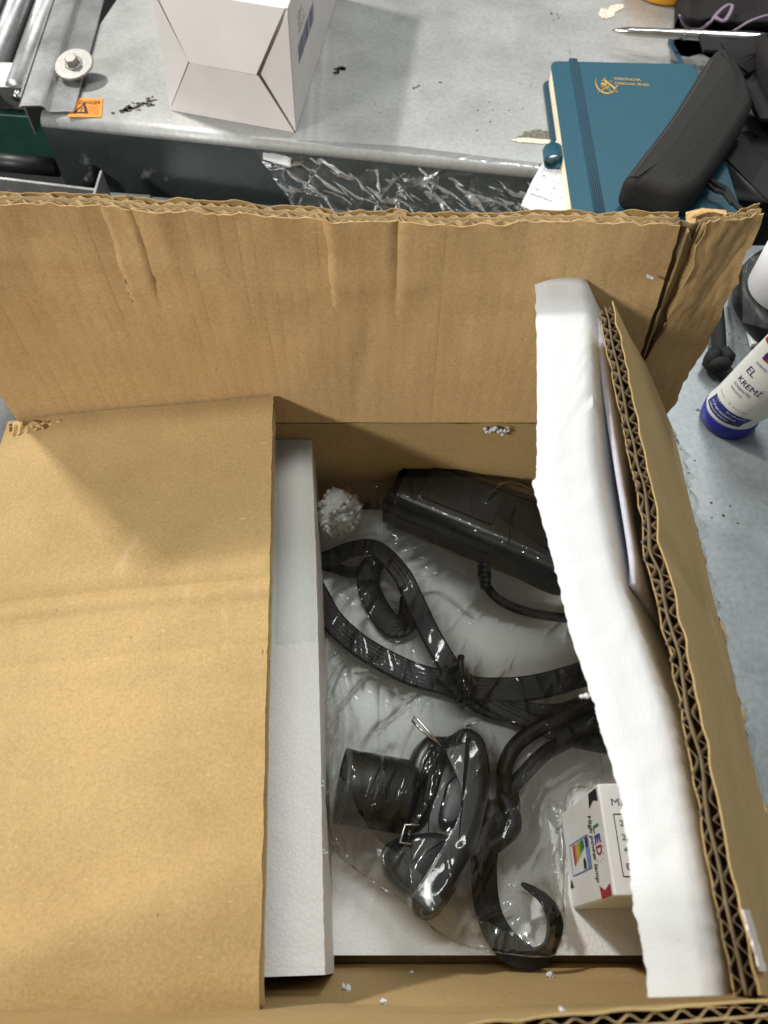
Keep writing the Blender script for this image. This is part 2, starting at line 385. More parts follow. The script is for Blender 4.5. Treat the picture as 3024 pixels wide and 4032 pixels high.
# lower conveyor rail behind the box
lr = thing('conveyor_rail', 'grey lower rail of the conveyor running behind the box', 'rail', tuple(P(300, 430, -.06)))
a = P(236, 419, -.06); b = P(1100, 478, -.06); d = (b - a).normalized(); n_ = Vector((d.y, -d.x, 0)); b = b + d * .3
MB().slab([[a, a + n_ * .012, a + n_ * .05], [b, b + n_ * .012, b + n_ * .05]], [[p - Vector((0, 0, .002)) for p in r] for r in ([a, a + n_ * .012, a + n_ * .05], [b, b + n_ * .012, b + n_ * .05])]).build('flange', STEEL_CH, lr)
MB().slab([[a + d * s + n_ * y + Vector((0, 0, .0018)) for y in (-.0005, .02)] for s in (0, .042)], [[a + d * s + n_ * y + Vector((0, 0, .0003)) for y in (-.0005, .02)] for s in (0, .042)]).build('joint_plate', CHROME, lr, False, .0004)
c0 = P(-30, 383, -.04); c1 = P(208, 412, -.04)
MB().slab([[c0, c0 + Vector((0, -.001, -.02)), c0 + Vector((0, -.003, -.045))], [c1, c1 + Vector((0, -.001, -.02)), c1 + Vector((0, -.003, -.045))]],
          [[p + Vector((0, .003, 0)) for p in r] for r in ([c0, c0 + Vector((0, -.001, -.02)), c0 + Vector((0, -.003, -.045))], [c1, c1 + Vector((0, -.001, -.02)), c1 + Vector((0, -.003, -.045))])]).build('web', STEEL_CH, lr)
e0 = P(218, 378, -.03)
MB().box(e0 + Vector((0, -.02, -.02)), (.0012, 0, 0), (0, .024, 0), (0, 0, .022)).build('end_plate', STEEL_CH, lr, False, .0004)
MB().cyl(P(192, 396, -.05), P(192, 396, -.05) + Vector((0, .03, 0)), .006, n=16).build('stud', BLACK_M, lr, True)
# rollers under the box
lo = thing('roller_conveyor', 'steel rollers under the left corner of the cardboard box', 'conveyor', (-.3, .2, -.08))
for k in range(14):
    x = -.345 + .042 * k
    MB().cyl((x, -.25, -.081), (x, .42, -.081), .019, n=28).build('roller', STEEL_CH, lo, True)
for y in (-.26, .43):
    MB().box((-.07, y, -.09), (.36, 0, 0), (0, .003, 0), (0, 0, .03)).build('side_rail', STEEL_CH, lo)

# ------------------------------------------------------------------ danger sticker
ds = thing('warning_sticker', 'small orange danger sticker at the corner of the steel worktop', 'sticker', tuple(P(185, 232, 0)))
sq = [P(172, 211, .0006), P(222, 212.5, .0006), P(219, 253, .0006), P(145, 252, .0006)]
MB().add(sq + [p - Vector((0, 0, .0004)) for p in sq], [(0, 1, 2, 3), (7, 6, 5, 4), (0, 4, 5, 1), (1, 5, 6, 2), (2, 6, 7, 3), (3, 7, 4, 0)]).build('backing', ORANGE, ds)
o = P(147, 251, 0); ex = P(219, 252, 0) - o; ey = P(172, 211, 0) - P(160, 233, 0)
fr = frame(o, ex, (0, 1, 0), .0009); wd = ex.length; ht = (sq[0] - sq[3]).y
tm = MB(); fit_text(tm, 'DANGER', frame(P(171, 227, 0), ex, (0, 1, 0), .0009), wd * .64, ht * .20, 0, .012)
random.seed(5)
for k in range(5):
    fit_text(tm, ['HAND ENTRY AREA', 'KEEP HANDS CLEAR', 'OF MOVING PARTS', 'DO NOT OPERATE', 'WITHOUT GUARDS'][k], frame(P(184 - 0.3 * k, 233 + 3.6 * k, 0), ex, (0, 1, 0), .0009), wd * .42, ht * .05)
tm.build('lettering', INK, ds)
def tri(z): 
    return frame(P(157, 246.5, 0), ex, (0, 1, 0), z)
tr = MB(); poly(tr, tri(.0008), [(0, 0), (.0150, 0), (.0075, .0175)]); tr.build('warning_triangle', INK, ds)
t2 = MB(); poly(t2, tri(.0011), [(.0040, .0022), (.0110, .0022), (.0075, .0112)]); t2.build('triangle_inset', ORANGE, ds)
t3 = MB(); fn = tri(.0014); quad(t3, fn, .0068, .0046, .0082, .0082); quad(t3, fn, .0068, .0027, .0082, .0039); t3.build('exclamation_mark', INK, ds)

# ------------------------------------------------------------------ old sticker scraps and grime on the worktop
def patch(name, pts, m, z=.0005, label=None, cat=None, rag=.0008, parent=None):
    pp = []
    for i in range(len(pts)):
        a = P(*pts[i], z); b = P(*pts[(i + 1) % len(pts)], z)
        for k in range(5):
            q = lerp(a, b, k / 5); q += Vector((random.uniform(-rag, rag), random.uniform(-rag, rag), 0)); pp.append(q)
    mb = MB(); mb.loft([[p - Vector((0, 0, .0003)) for p in pp], pp], True)
    o = mb.build(name, m, parent)
    if label: tag(o, label, cat)
    return o
sk_ = patch('sticker_scrap', [(1102, 303), (1118, 306), (1197, 312), (1196, 303), (1120, 297)], GLUE, .0006, 'torn cream sticker remnant left of the teal notebook', 'sticker')
patch('grime', [(1112, 300), (1130, 286), (1160, 280), (1194, 285), (1196, 303), (1150, 301)], plain('sticker_glue', (.14, .13, .10), .8, 0, .6, 350, .0003), .0005, None, None, .0012, sk_)
patch('paint_chip', [(1292, 28), (1300, 18), (1312, 20), (1320, 12), (1345, 8), (1350, 16), (1330, 26), (1322, 38), (1300, 40)], GLUE, .0006, 'peeled pale scrap on the worktop left of the pen', 'scrap')
gr = MB(); random.seed(11)
def blot(cx, cy, n, sx, sy, r, tilt=-.35):
    for k in range(n):
        x = cx + random.gauss(0, sx); y = cy + (x - cx) * tilt + random.gauss(0, sy); c = P(x, y, .0004); rr = r * random.uniform(.35, 1.2)
        a0 = random.random() * 6; el = random.uniform(.5, 1)
        gr.add([c + Vector((rr * random.uniform(.6, 1.3) * math.cos(a0 + i * .9), rr * el * random.uniform(.6, 1.3) * math.sin(a0 + i * .9), 0)) for i in range(7)], [tuple(range(7))])
blot(300, 226, 60, 24, 4, .0022); blot(730, 152, 14, 5, 4, .0026, -1.0); blot(742, 145, 5, 3, 2, .003)
blot(899, 188, 4, 3, 2, .0014); blot(952, 176, 2, 1, 1, .0016); blot(893, 190, 2, 1, 1, .001); blot(1195, 35, 8, 7, 6, .0016, .3); blot(1230, 113, 2, 2, 2, .0012)
blot(1060, 250, 14, 30, 25, .0008); blot(420, 70, 10, 60, 60, .0006); blot(900, 120, 24, 160, 70, .0006); blot(1145, 160, 14, 40, 40, .0007)
g = gr.build('worktop_grime', GRIME); g['kind'] = 'stuff'; tag(g, 'dark smears and specks of grime on the far worktop', 'grime')
gr = MB()
for cx, cy, n in ((1590, 690, 14), (1565, 760, 10), (1545, 800, 10), (1500, 960, 8), (1560, 1100, 8), (1530, 850, 8), (1600, 720, 10), (1480, 1010, 6)):
    blot(cx, cy, n // 2 + 1, 16, 20, .0007)
g = gr.build('bench_specks', GRIME); g['kind'] = 'stuff'; tag(g, 'black specks scattered on the right hand bench', 'specks')

# ------------------------------------------------------------------ white carton
BL = P(367, 239, 0); BR = P(639, 288, 0); bk = (P(727, 0, 0) - BR).normalized(); HT = .103
TR = BR + Vector((.003, .004, HT)); TL = BL + Vector((.008, .004, HT))
dep = .24
ct = thing('white_carton', 'plain off-white carton with tucked flap end lying on the worktop', 'box', tuple(BL))
nrm = ((BR - BL).cross(Vector((0, 0, 1)))).normalized()
if nrm.y > 0: nrm = -nrm
ins = -nrm * .002
body = [BL + ins, BR + ins, TR + ins, TL + ins]
MB().loft([body, [p + bk * dep for p in body]], True).build('shell', CARTON, ct, False, .0012)
def onface(s, t): return lerp(lerp(BL, BR, s), lerp(TL, TR, s), t)
# positions of the two fold meeting points on the face
def face_hit(x, y):
    d = ray(x, y); o = Vector((0, 0, CAMH)); t = (BL - o).dot(nrm) / d.dot(nrm); return o + d * t
c1 = face_hit(411, 131); c2 = face_hit(560, 158)
def flap(name, pts, lift, m=CARTON, th=.0007):
    A = [p + nrm * l for p, l in zip(pts, lift)]; B = [p - nrm * th for p in A]; n = len(A)
    return MB().add(A + B, [tuple(range(n)), tuple(range(2 * n - 1, n - 1, -1))] + [(i, (i + 1) % n, n + (i + 1) % n, n + i) for i in range(n)]).build(name, m, ct, False, .0003)
g = .0011; cx = (BR - BL).normalized(); up = Vector((0, 0, 1))
flap('end_flap', [TL + cx * .002, c1 + cx * g + up * g * .3, c2 - cx * g + up * g * .4, TR - cx * .002], [-.0005, .0042, .0042, -.0005])
flap('end_flap', [BL, BR - cx * .0015, c2 - up * .0006, c1 - up * .0006], [-.0005, -.0005, .0030, .0030])
flap('side_flap', [TL, c1 - cx * g * .8, BL + up * .001], [-.0005, .0014, -.0005])
flap('side_flap', [TR - up * .002, BR + up * .001, c2 + cx * g * 1.4], [-.0005, -.0005, .0008])
# printed code on the right side
sd2 = frame(BR + bk * .02 + up * .030, bk, up, -.0008)
sn2 = bk.cross(up)
def sidef(s, t): return BR + Vector((.003, .004, 0)) * (t / HT) + bk * s + up * t + (sn2 if sn2.x > 0 else -sn2) * .0007
bc = MB(); random.seed(3); s = .03
while s < .105:
    wdt = random.choice((.0008, .0012, .002)); quad(bc, sidef, s, .045, s + wdt, .060); s += wdt + random.choice((.0008, .0012, .0018))
bc.build('barcode', INK_NAVY, ct)
tx = MB()
for k in range(3): fit_text(tx, ['MODEL 12V', 'QTY 1', 'C/NO'][k], lambda a, b, k=k: sidef(.035 + a, .066 + .006 * k + b), .03 - .006 * k, .004)
tx.build('lettering', INK_GREY, ct)

# ------------------------------------------------------------------ notebook
NT = .019
nTL = P(1189, 131, NT); nTR = P(1501, 138, NT); nx = (nTR - nTL).normalized(); ny = (P(1240, 483, NT) - nTL); ny = ny - nx * 0; NLEN = .245; nyu = ny.normalized()
NW = (nTR - nTL).length
def nb(s, t, z): # s across 0..1, t from the top edge 0..1
    p = nTL + nx * (s * NW) + nyu * (t * NLEN); return Vector((p.x, p.y, z))
note = thing('notebook', 'teal hardcover notebook with elastic band and gold emblem under the black pouch', 'notebook', tuple(nb(.5, .5, 0)))
def rrect(x0, y0, x1, y1, r, n=5, rr=(1, 1, 1, 1)):
    pts = []
    for (cx_, cy_, a0, k) in ((x0 + r, y0 + r, 180, 0), (x1 - r, y0 + r, 270, 1), (x1 - r, y1 - r, 0, 2), (x0 + r, y1 - r, 90, 3)):
        for i in range(n + 1):
            a = R(a0 + 90 * i / n); pts.append((cx_ + r * math.cos(a), cy_ + r * math.sin(a)))
    return pts
def nbp(pts): return [(lambda q: (q.x, q.y))(nTL + nx * a + nyu * b) for a, b in pts]
ol = nbp(rrect(0, 0, NW, NLEN, .008)); 
MB().prism(ol, NT - .0022, NT).build('front_cover', TEAL, note, False, .0007)
MB().prism(nbp(rrect(-.0045, .003, NW, NLEN + .002, .008)), .0005, .0027).build('back_cover', TEAL_DK, note, False, .0007)
MB().prism(nbp(rrect(.0005, .004, NW - .002, NLEN - .004, .007)), .0029, NT - .0024).build('page_block', PAGES, note)
MB().prism(nbp([(NW - .0025, .001), (NW + .0006, .002), (NW + .0006, NLEN - .002), (NW - .0025, NLEN - .001)]), .001, NT - .0006).build('spine', TEAL, note, False, .001)
# elastic band: five cords
def hitz(x, y, z): return P(*z3(x, y), z)
e00 = hitz(452, 358, NT + .0006); e10 = hitz(498, 360, NT + .0006); e01 = hitz(612, 1350, NT + .0006); e11 = hitz(676, 1350, NT + .0006)
eb = MB()
for k in range(5):
    a = lerp(e00, e10, (k + .5) / 5); b = lerp(e01, e11, (k + .5) / 5); d = (b - a).normalized(); b = a + d * (NLEN * 1.0)
    eb.tube([a + Vector((0, .0016, -.004)), a + Vector((0, .0008, -.0003)), lerp(a, b, .02), lerp(a, b, .5), b], .00092, 8, True, .8)
eb.build('elastic_band', TEAL_DK, note, True)
# pen loop
pl = MB(); c = P(*z3(352, 950), .010); ax = -nyu; r_ = .009
rings = []
for k in range(2):
    ring = []
    for i in range(28):
        a = 2 * math.pi * i / 28
        ring.append(c + ax * (k - .5) * .016 + nx * math.cos(a) * .0085 + Vector((0, 0, math.sin(a) * .008)))
    rings.append(ring)
inner = [[c + (p - c) - ((p - c) - ax * (p - c).dot(ax)).normalized() * .0014 for p in r] for r in rings]
pl.loft([rings[0], rings[1], inner[1], inner[0], rings[0]], False).build('pen_loop', TEAL, note, True)
MB().box(c + nx * .010 + Vector((0, 0, -.002)), nx * .004, nyu * .008, (0, 0, .0006)).build('loop_tab', TEAL, note)
# ribbon bookmark
rb = smooth_path([P(*z3(1130, 400), NT - .004), P(*z3(1115, 340), .012), P(*z3(1085, 290), .004), P(*z3(1068, 250), .003), P(*z3(1078, 215), .004)], 8)
ru = MB(); A = [[p - Vector((.0024, 0, 0)), p + Vector((.0024, 0, 0))] for p in rb]; ru.slab(A, [[p - Vector((0, 0, .0004)) for p in r] for r in A]).build('ribbon_bookmark', TEAL_DK, note)
# emblem and lettering, upside down for the viewer
def z5(x, y): return P((2250 + x / 3.318) / DS, (180 + y / 3.318) / DS, NT + .0005)
def arc5(cx_, cy_, rx, ry, a0, a1, w0, w1, n=26):
    A = []; 
    for i in range(n + 1):
        t = i / n; a = R(lerp(a0, a1, t)); wv = lerp(w0, w1, math.sin(math.pi * t)) 
        A.append([z5(cx_ + (rx - wv) * math.cos(a), cy_ + (ry - wv) * math.sin(a)), z5(cx_ + rx * math.cos(a), cy_ + ry * math.sin(a))])
    return A
em = MB(); em.grid(arc5(470, 470, 158, 160, 195, 38, 4, 20))
def bar5(x0, y0, x1, y1, w_):
    d = math.hypot(x1 - x0, y1 - y0); px, py = -(y1 - y0) / d * w_, (x1 - x0) / d * w_
    em.add([z5(x0 + px, y0 + py), z5(x1 + px, y1 + py), z5(x1 - px, y1 - py), z5(x0 - px, y0 - py)], [(0, 1, 2, 3)])
bar5(418, 440, 562, 552, 12); bar5(396, 462, 442, 420, 6); bar5(535, 592, 606, 516, 6)
for (x, y) in ((385, 505), (392, 535), (420, 560), (462, 570)): bar5(482, 505, x, y, 6)
for (x, y) in ((505, 630), (340, 618), (410, 590)): bar5(484, 510, lerp(484, x, 1), lerp(510, y, 1), 3)
bar5(345, 618, 370, 594, 6); bar5(585, 606, 606, 603, 5); bar5(505, 470, 528, 458, 5); bar5(388, 490, 470, 495, 9); bar5(500, 600, 560, 575, 4)
em.build('emblem', GOLD, note)
lt = MB()
def inv(x0, y0, sc, slope=0.05):
    o = z5(x0, y0); ux = (z5(x0 - 100, y0 - 100 * slope) - o) / 100; uy = (z5(x0, y0 + 100) - o) / 100
    return lambda s, t: o + ux * s + uy * t
fit_text(lt, 'TIME WORKS', inv(1022, 494, 1, .045), 462, 33, 0, .012); fit_text(lt, 'WONDERS', inv(906, 432, 1, .055), 350, 33, 0, .012)
lt.build('lettering', GOLD, note)

# paper slip under the notebook
ps = thing('paper_slip', 'white paper slip with printed table sticking out under the notebook', 'paper', tuple(P(*z3(300, 1150), 0)))
pz = .004
pp = [hitz(400, 830, .003), hitz(355, 872, .003), hitz(222, 1105, .003), hitz(157, 1248, .003), hitz(310, 1320, .003), hitz(340, 1375, .003), hitz(620, 1500, .003), hitz(700, 1000, .003)]
MB().loft([[p - Vector((0, 0, .0004)) for p in pp], pp], True).build('sheet', PAPER, ps)
def pz_(x, y): return hitz(x, y, .0034)
tb = MB()
def line3(x0, y0, x1, y1, w_=.8):
    d = math.hypot(x1 - x0, y1 - y0); px, py = -(y1 - y0) / d * w_, (x1 - x0) / d * w_
    tb.add([pz_(x0 + px, y0 + py), pz_(x1 + px, y1 + py), pz_(x1 - px, y1 - py), pz_(x0 - px, y0 - py)], [(0, 1, 2, 3)])
line3(222, 1175, 330, 960); line3(222, 1175, 460, 1262); line3(298, 1205, 392, 1010); line3(377, 1235, 470, 1050)
for k in range(1, 6):
    t = k / 6; line3(lerp(222, 330, t), lerp(1175, 960, t), lerp(460, 560, t), lerp(1262, 1060, t))
tb.build('table_rules', INK_GREY, ps)
tn = MB()
for k, (x, y, s) in enumerate([(240, 1172, 'STUFE 1'), (316, 1200, 'STUFE 2'), (268, 1140, '10'), (282, 1110, '12'), (297, 1082, '15'), (310, 1053, '18'), (340, 1183, '20'), (358, 1155, '24'), (372, 1132, '28'), (388, 1105, '30'), (394, 1168, '32')]):
    o_ = pz_(x + 32, y + 22) if len(s) > 3 else pz_(x, y + 14)
    fit_text(tn, s, frame(o_, pz_(x - 76, y - 28) - pz_(x, y), pz_(x - 47, y + 96) - pz_(x, y), .0002), .011 if len(s) > 3 else .0030, .0022)
tn.build('lettering', INK_GREY, ps)
hw = MB(); hw.tube(smooth_path([pz_(*p) for p in ((352, 1296), (358, 1325), (380, 1338), (398, 1318), (396, 1292), (376, 1290), (372, 1310), (385, 1325))], 6), .0006, 5); hw.build('handwriting', INK_GREY, ps)

# ------------------------------------------------------------------ black pouch on the notebook
def rounded_body(name, outline, z0, z1, m, parent, r=.006, dome=.0, n=6, content=False, sub=4, axis=None):
    """outline (world x,y) lofted with rounded top and bottom rims"""
    pts = smooth_path([Vector((*p, 0)) for p in list(outline) + [outline[0]]], sub)[:-1]
    c = sum(pts, Vector()) / len(pts); rings = []
    nrm_ = []
    L_ = len(pts)
    for i in range(L_):
        t = (pts[(i + 1) % L_] - pts[i - 1]).normalized(); nn = Vector((t.y, -t.x, 0))
        if nn.dot(pts[i] - c) < 0: nn = -nn
        nrm_.append(nn)
    def ring(inset, z): return [Vector((p.x, p.y, z)) - q * inset for p, q in zip(pts, nrm_)]
    rings.append(ring(r, z0))
    for k in range(1, n + 1):
        a = math.pi / 2 * k / n; rings.append(ring(r * (1 - math.sin(a)), z0 + r * (1 - math.cos(a))))
    for k in range(n + 1):
        a = math.pi / 2 * k / n; rings.append(ring(r * (1 - math.cos(a)), z1 - r + r * math.sin(a)))
    if axis:
        a_, b_ = Vector(axis[0]), Vector(axis[1]); ab = b_ - a_; top = rings[-1]
        def near(p): return a_ + ab * min(1, max(0, (Vector((p.x, p.y, 0)) - a_).dot(ab) / ab.length_squared))
        for f in (.8, .6, .4, .2, .03):
            rings.append([Vector((lerp(near(p).x, p.x, f), lerp(near(p).y, p.y, f), z1 + dome * (1 - f * f))) for p in top])
    mb = MB(); mb.loft(rings, True)
    o = mb.build(name, m, parent, True, content=content); o.data.set_sharp_from_angle(angle=R(50)); return o
V_ = lambda *a: Vector(a)
po = [z3(*p) for p in ((795, 1055), (890, 930), (1090, 670), (1295, 345), (1385, 275), (1505, 380), (1578, 560), (1555, 660), (1400, 905), (1290, 1060), (1215, 1130), (1110, 1150), (960, 1110), (830, 1085))]
PZ = .050
pow_ = [(lambda q: (q.x, q.y))(P(x, y, PZ)) for x, y in po]
pouch = thing('pouch', 'black fabric pouch with rounded end lying across the teal notebook', 'pouch', tuple(P(*z3(1150, 750), NT)))
rounded_body('body', pow_, NT + .0008, PZ, POUCHM, pouch, .0095, .0035, axis=[(lambda q: (q.x, q.y, 0))(P(*z3(*p), PZ)) for p in ((1010, 1000), (1420, 440))])
zp = MB(); zp.tube(smooth_path([V_(a[0] + .0045, a[1] - .001, PZ - .0016) for a in pow_[:4]], 8), .0006, 6); zp.build('seam', plain('seam_thread', (.05, .048, .045), .7), pouch, True)
lp = MB(); lp.tube(smooth_path([P(*z3(*p), .03) for p in ((1300, 1090), (1340, 1120), (1400, 1150), (1450, 1230), (1500, 1280))], 6), .0022, 8); lp.tube(smooth_path([P(*z3(*p), .03) for p in ((1280, 1110), (1340, 1160), (1390, 1175), (1440, 1240))], 6), .0018, 8)
lp.build('wrist_loop', STRAPM, pouch, True)
wr = MB(); fit_text(wr, 'Cor', frame(P(*z3(1075, 1285), PZ - .02), (1, .25, .1), (-.1, .5, .8), .004), .024, .009, .3); 
# ------------------------------------------------------------------ black straps at far right
def ribbon(name, path, width, m, th=.0012, wfn=None, parent=None, content=False, taper=None):
    pth = smooth_path(path, 8); A = []; n_ = len(pth)
    for i, p in enumerate(pth):
        t = (pth[min(i + 1, n_ - 1)] - pth[max(i - 1, 0)]).normalized(); side = t.cross(Vector((0, 0, 1)))
        if side.length < 1e-3: side = Vector((1, 0, 0))
        side.normalize(); al = wfn(i / (n_ - 1)) if wfn else 0
        wv = (side * math.cos(al) + side.cross(t) * math.sin(al)); ww = width * (taper(i / (n_ - 1)) if taper else 1)
        nn = wv.cross(t).normalized(); A.append([[p - wv * ww / 2, p - wv * ww * .45, p + wv * ww * .45, p + wv * ww / 2], nn])
    mb = MB(); mb.slab([a[0] for a in A], [[q - a[1] * th for q in a[0]] for a in A])
    return mb.build(name, m, parent, True, .0003, content)
hb = thing('shoulder_bag', 'black webbing straps and bag corner at the right edge behind the pouch', 'bag', tuple(P(1640, 250, 0)))
ribbon('strap', [P(*z3(*p), z) for p, z in (((1350, 870), .012), ((1480, 930), .02), ((1600, 1040), .02), ((1760, 1190), .02))], .030, STRAPM, .002, None, hb)
ribbon('strap', [P(*z3(*p), z) for p, z in (((1480, 800), .006), ((1560, 860), .012), ((1680, 990), .012), ((1800, 1100), .012))], .022, STRAPM, .002, None, hb)
ribbon('strap', [P(*z3(*p), z) for p, z in (((1500, 230), .045), ((1560, 330), .04), ((1640, 460), .03), ((1760, 720), .03))], .042, STRAPM, .003, None, hb)
ribbon('strap', [P(*z3(*p), z) for p, z in (((1250, 240), .03), ((1420, 245), .03), ((1600, 250), .032), ((1800, 300), .03))], .035, STRAPM, .003, None, hb)
rounded_body('bag_corner', [(lambda q: (q.x, q.y))(P(*z3(*p), .04)) for p in ((1560, 260), (1700, 240), (1900, 300), (1900, 620), (1720, 560), (1620, 400))], .002, .05, CLOTH, hb, .01)

# ------------------------------------------------------------------ pen
pn = thing('pen', 'slim silver metal pen lying at the upper right of the worktop', 'pen', tuple(P(1480, 70, .02)))
pa = P(*z3(715, 185), .018); pb = P(*z3(1700, 240), .034); pd = (pb - pa)
prof_ = [(0, .0006), (.012, .0012), (.03, .0022), (.10, .0038), (.25, .0044), (.60, .0046), (1, .0046)]
MB().tube([pa + pd * k / 40 for k in range(41)], lambda t: interpk(prof_, t), 20).build('barrel', CHROME, pn, True)
for t in (.46, .565):
    MB().tube([pa + pd * (t - .006), pa + pd * (t + .006)], .0051, 20).build('ring', CHROME, pn, True)
MB().tube([pa - pd * .012, pa], .0005, 8).build('tip', CHROME, pn, True)

# ------------------------------------------------------------------ black cloth with stitched edge
cl = thing('folded_cloth', 'black cloth with mauve overlocked edge folded at the top right', 'cloth', tuple(P(1560, 20, 0)))
def cloth_top(x, y):
    e = min(1, max(0, (x - 1110) / 60)) ; h = .012 + .022 * e * (1 - max(0, (y - 120) / 120) ** 2 if y > 120 else 1)
    return h + .004 * nz(x * .008, y * .02, 1.3)
A = []
for i in range(30):
    row = []
    for j in range(24):
        x = lerp(1118, 1900, i / 29); ymax = interpk([(1118, 95), (1170, 160), (1250, 178), (1330, 150), (1450, 190), (1600, 190), (1900, 200)], x); y = lerp(-220, ymax, j / 23)
        edge = min(1, (23 - j) / 3) * min(1, i / 2 + .15)
        z = .004 + .030 * math.sqrt(edge) + .005 * nz(x * .006, y * .012, 2)
        row.append(P(*z3(x, y), z))
    A.append(row)
MB().slab(A, [[Vector((p.x, p.y, .0008)) for p in r] for r in A]).build('fabric', CLOTH, cl, True)
def stitch(pts, z0):
    pth = smooth_path([P(*z3(x, y), z) for (x, y, z) in pts], 14); sp = []
    for i, p in enumerate(pth):
        t = (pth[min(i + 1, len(pth) - 1)] - pth[max(i - 1, 0)]).normalized(); s = t.cross(Vector((0, 0, 1))).normalized()
        sp.append(p + s * (.0015 if i % 2 else -.0015) + Vector((0, 0, .0006 * (i % 2))))
    return MB().tube(sp, .00085, 6).tube(pth, .0012, 6)
stitch([(1122, 95, .03), (1150, 150, .02), (1200, 176, .016), (1260, 172, .022), (1310, 135, .036), (1350, 85, .04), (1390, 48, .042), (1425, 30, .042), (1443, 42, .042), (1425, 90, .041), (1395, 128, .040), (1355, 118, .040), (1340, 108, .040)], 0).build('overlock_stitch', PURPLE, cl, True)
stitch([(1445, 192, .03), (1490, 165, .036), (1540, 135, .040), (1610, 108, .042), (1680, 90, .042)], 0).build('overlock_stitch', PURPLE, cl, True)

# amber pot at the top edge
ap = thing('amber_pot', 'orange plastic pot at the top edge beside the black cloth', 'pot', tuple(P(1440, -60, 0)))
c = P(1447, 17, 0) + Vector((0, .034, 0)); mb = MB()
def lathe(mb, c, prof, n=40):
    return mb.loft([[c + Vector((r * math.cos(2 * math.pi * k / n), r * math.sin(2 * math.pi * k / n), z)) for k in range(n)] for r, z in prof], True)
lathe(MB(), c, [(.030, .0005), (.033, .002), (.034, .012), (.0345, .04)]).build('pot', AMBER, ap, True)
lathe(MB(), c, [(.0365, .0402), (.037, .042), (.037, .054), (.035, .056)]).build('lid', AMBER, ap, True)

# ------------------------------------------------------------------ hand cream tube, standing on its cap
tc = P(1571, 904, 0); tube = thing('cream_tube', 'white hand cream tube with blue cap standing on the right bench', 'tube', tuple(tc))
Rt = .0188
lathe(MB(), tc, [(Rt - .001, .0003), (Rt - .0003, .0012), (Rt, .003), (Rt + .0001, .0112), (Rt - .0004, .0118)], 64).build('cap', CAP_B, tube, True)
fa = math.atan2(-tc.y, -tc.x)           # side that faces the camera
flat_dir = Vector((math.cos(fa + math.pi / 2), math.sin(fa + math.pi / 2), 0)); fdn = Vector((math.cos(fa), math.sin(fa), 0))
def tubep(a, z, off=0):
    t = min(1, max(0, (z - .02) / .11)); rn = lerp(Rt - .0003, .0008, t ** 1.6) + off; rw = lerp(Rt - .0003, Rt * 1.75, t ** .8) + off
    k_ = max(0, z - .011); lean = Vector((.30, -.13, -.03)) * k_ * min(1, k_ / .012)
    return tc + lean + fdn * (math.cos(a) * rn) + flat_dir * (math.sin(a) * rw) + Vector((0, 0, z))
MB().loft([[tubep(2 * math.pi * k / 64, z) for k in range(64)] for z in [.0119, .013, .02, .03, .045, .06, .08, .1, .12, .13]], True).build('body', TUBE_W, tube, True)
# print: a runs with reading direction
def on(a0, z0, k=1.02): return lambda s, t: tubep(a0 + s * k / Rt, .015 + (z0 - .015) * 1.17 + t * k, .00025)
def band(mb, a0, a1, z0, z1, off=.00018, n=20):
    return mb.grid([[tubep(lerp(a0, a1, i / n), .015 + (lerp(z0, z1, j / 3) - .015) * 1.17, off) for j in range(4)] for i in range(n + 1)])
TA = -.93
band(MB(), TA - .25, TA + 1.42, .0150, .0235).build('blue_band', INK_NAVY, tube)
b3 = MB()
for k, s in enumerate(('yoğun bakım eller için anında', 've 24 saat nemlendirme', 'sağlamaya yardımcı')):
    fit_text(b3, s, on(TA - .12, .0211 - .0025 * k), .026 - .0035 * k, .0018)
b3.build('lettering', WHITE_INK, tube)
b3 = MB(); fit_text(b3, 'EL', on(TA + .02, .0475), .0058, .0048); fit_text(b3, 'KREMİ', on(TA + .02, .0405), .0155, .0052)
fit_text(b3, 'KONSANTRE', on(TA + .03, .0372), .0125, .0019); fit_text(b3, 'PARFÜMSÜZ', on(TA + .03, .0343), .0098, .0017); fit_text(b3, 'NORVEÇ FORMÜLÜ', on(TA + .06, .0545), .0180, .0022)
b3.build('lettering', INK_NAVY, tube)
b3 = MB(); fit_text(b3, 'gliserin  •  Ⓔ  E vitamini', on(TA - .2, .0262), .024, .0017); b3.build('lettering', INK_GREY, tube)
band(MB(), TA + .08, TA + .33, .0590, .0645).build('flag_red', INK_RED, tube)
f2 = MB(); band(f2, TA + .08, TA + .33, .0608, .0627, .0003); band(f2, TA + .14, TA + .19, .0590, .0645, .00032); f2.build('flag_blue', INK_NAVY, tube)
band(MB(), TA - .45, TA + 1.15, .0662, .0732).build('red_band', INK_RED, tube)
b3 = MB(); fit_text(b3, 'YENİLENEN FORMÜL', on(TA - .38, .0678), .0215, .0038); b3.build('lettering', WHITE_INK, tube)
b3 = MB(); fit_text(b3, 'DERMATOLOJİK', on(TA - .3, .0800), .02, .0028); b3.build('lettering', INK_GREY, tube)

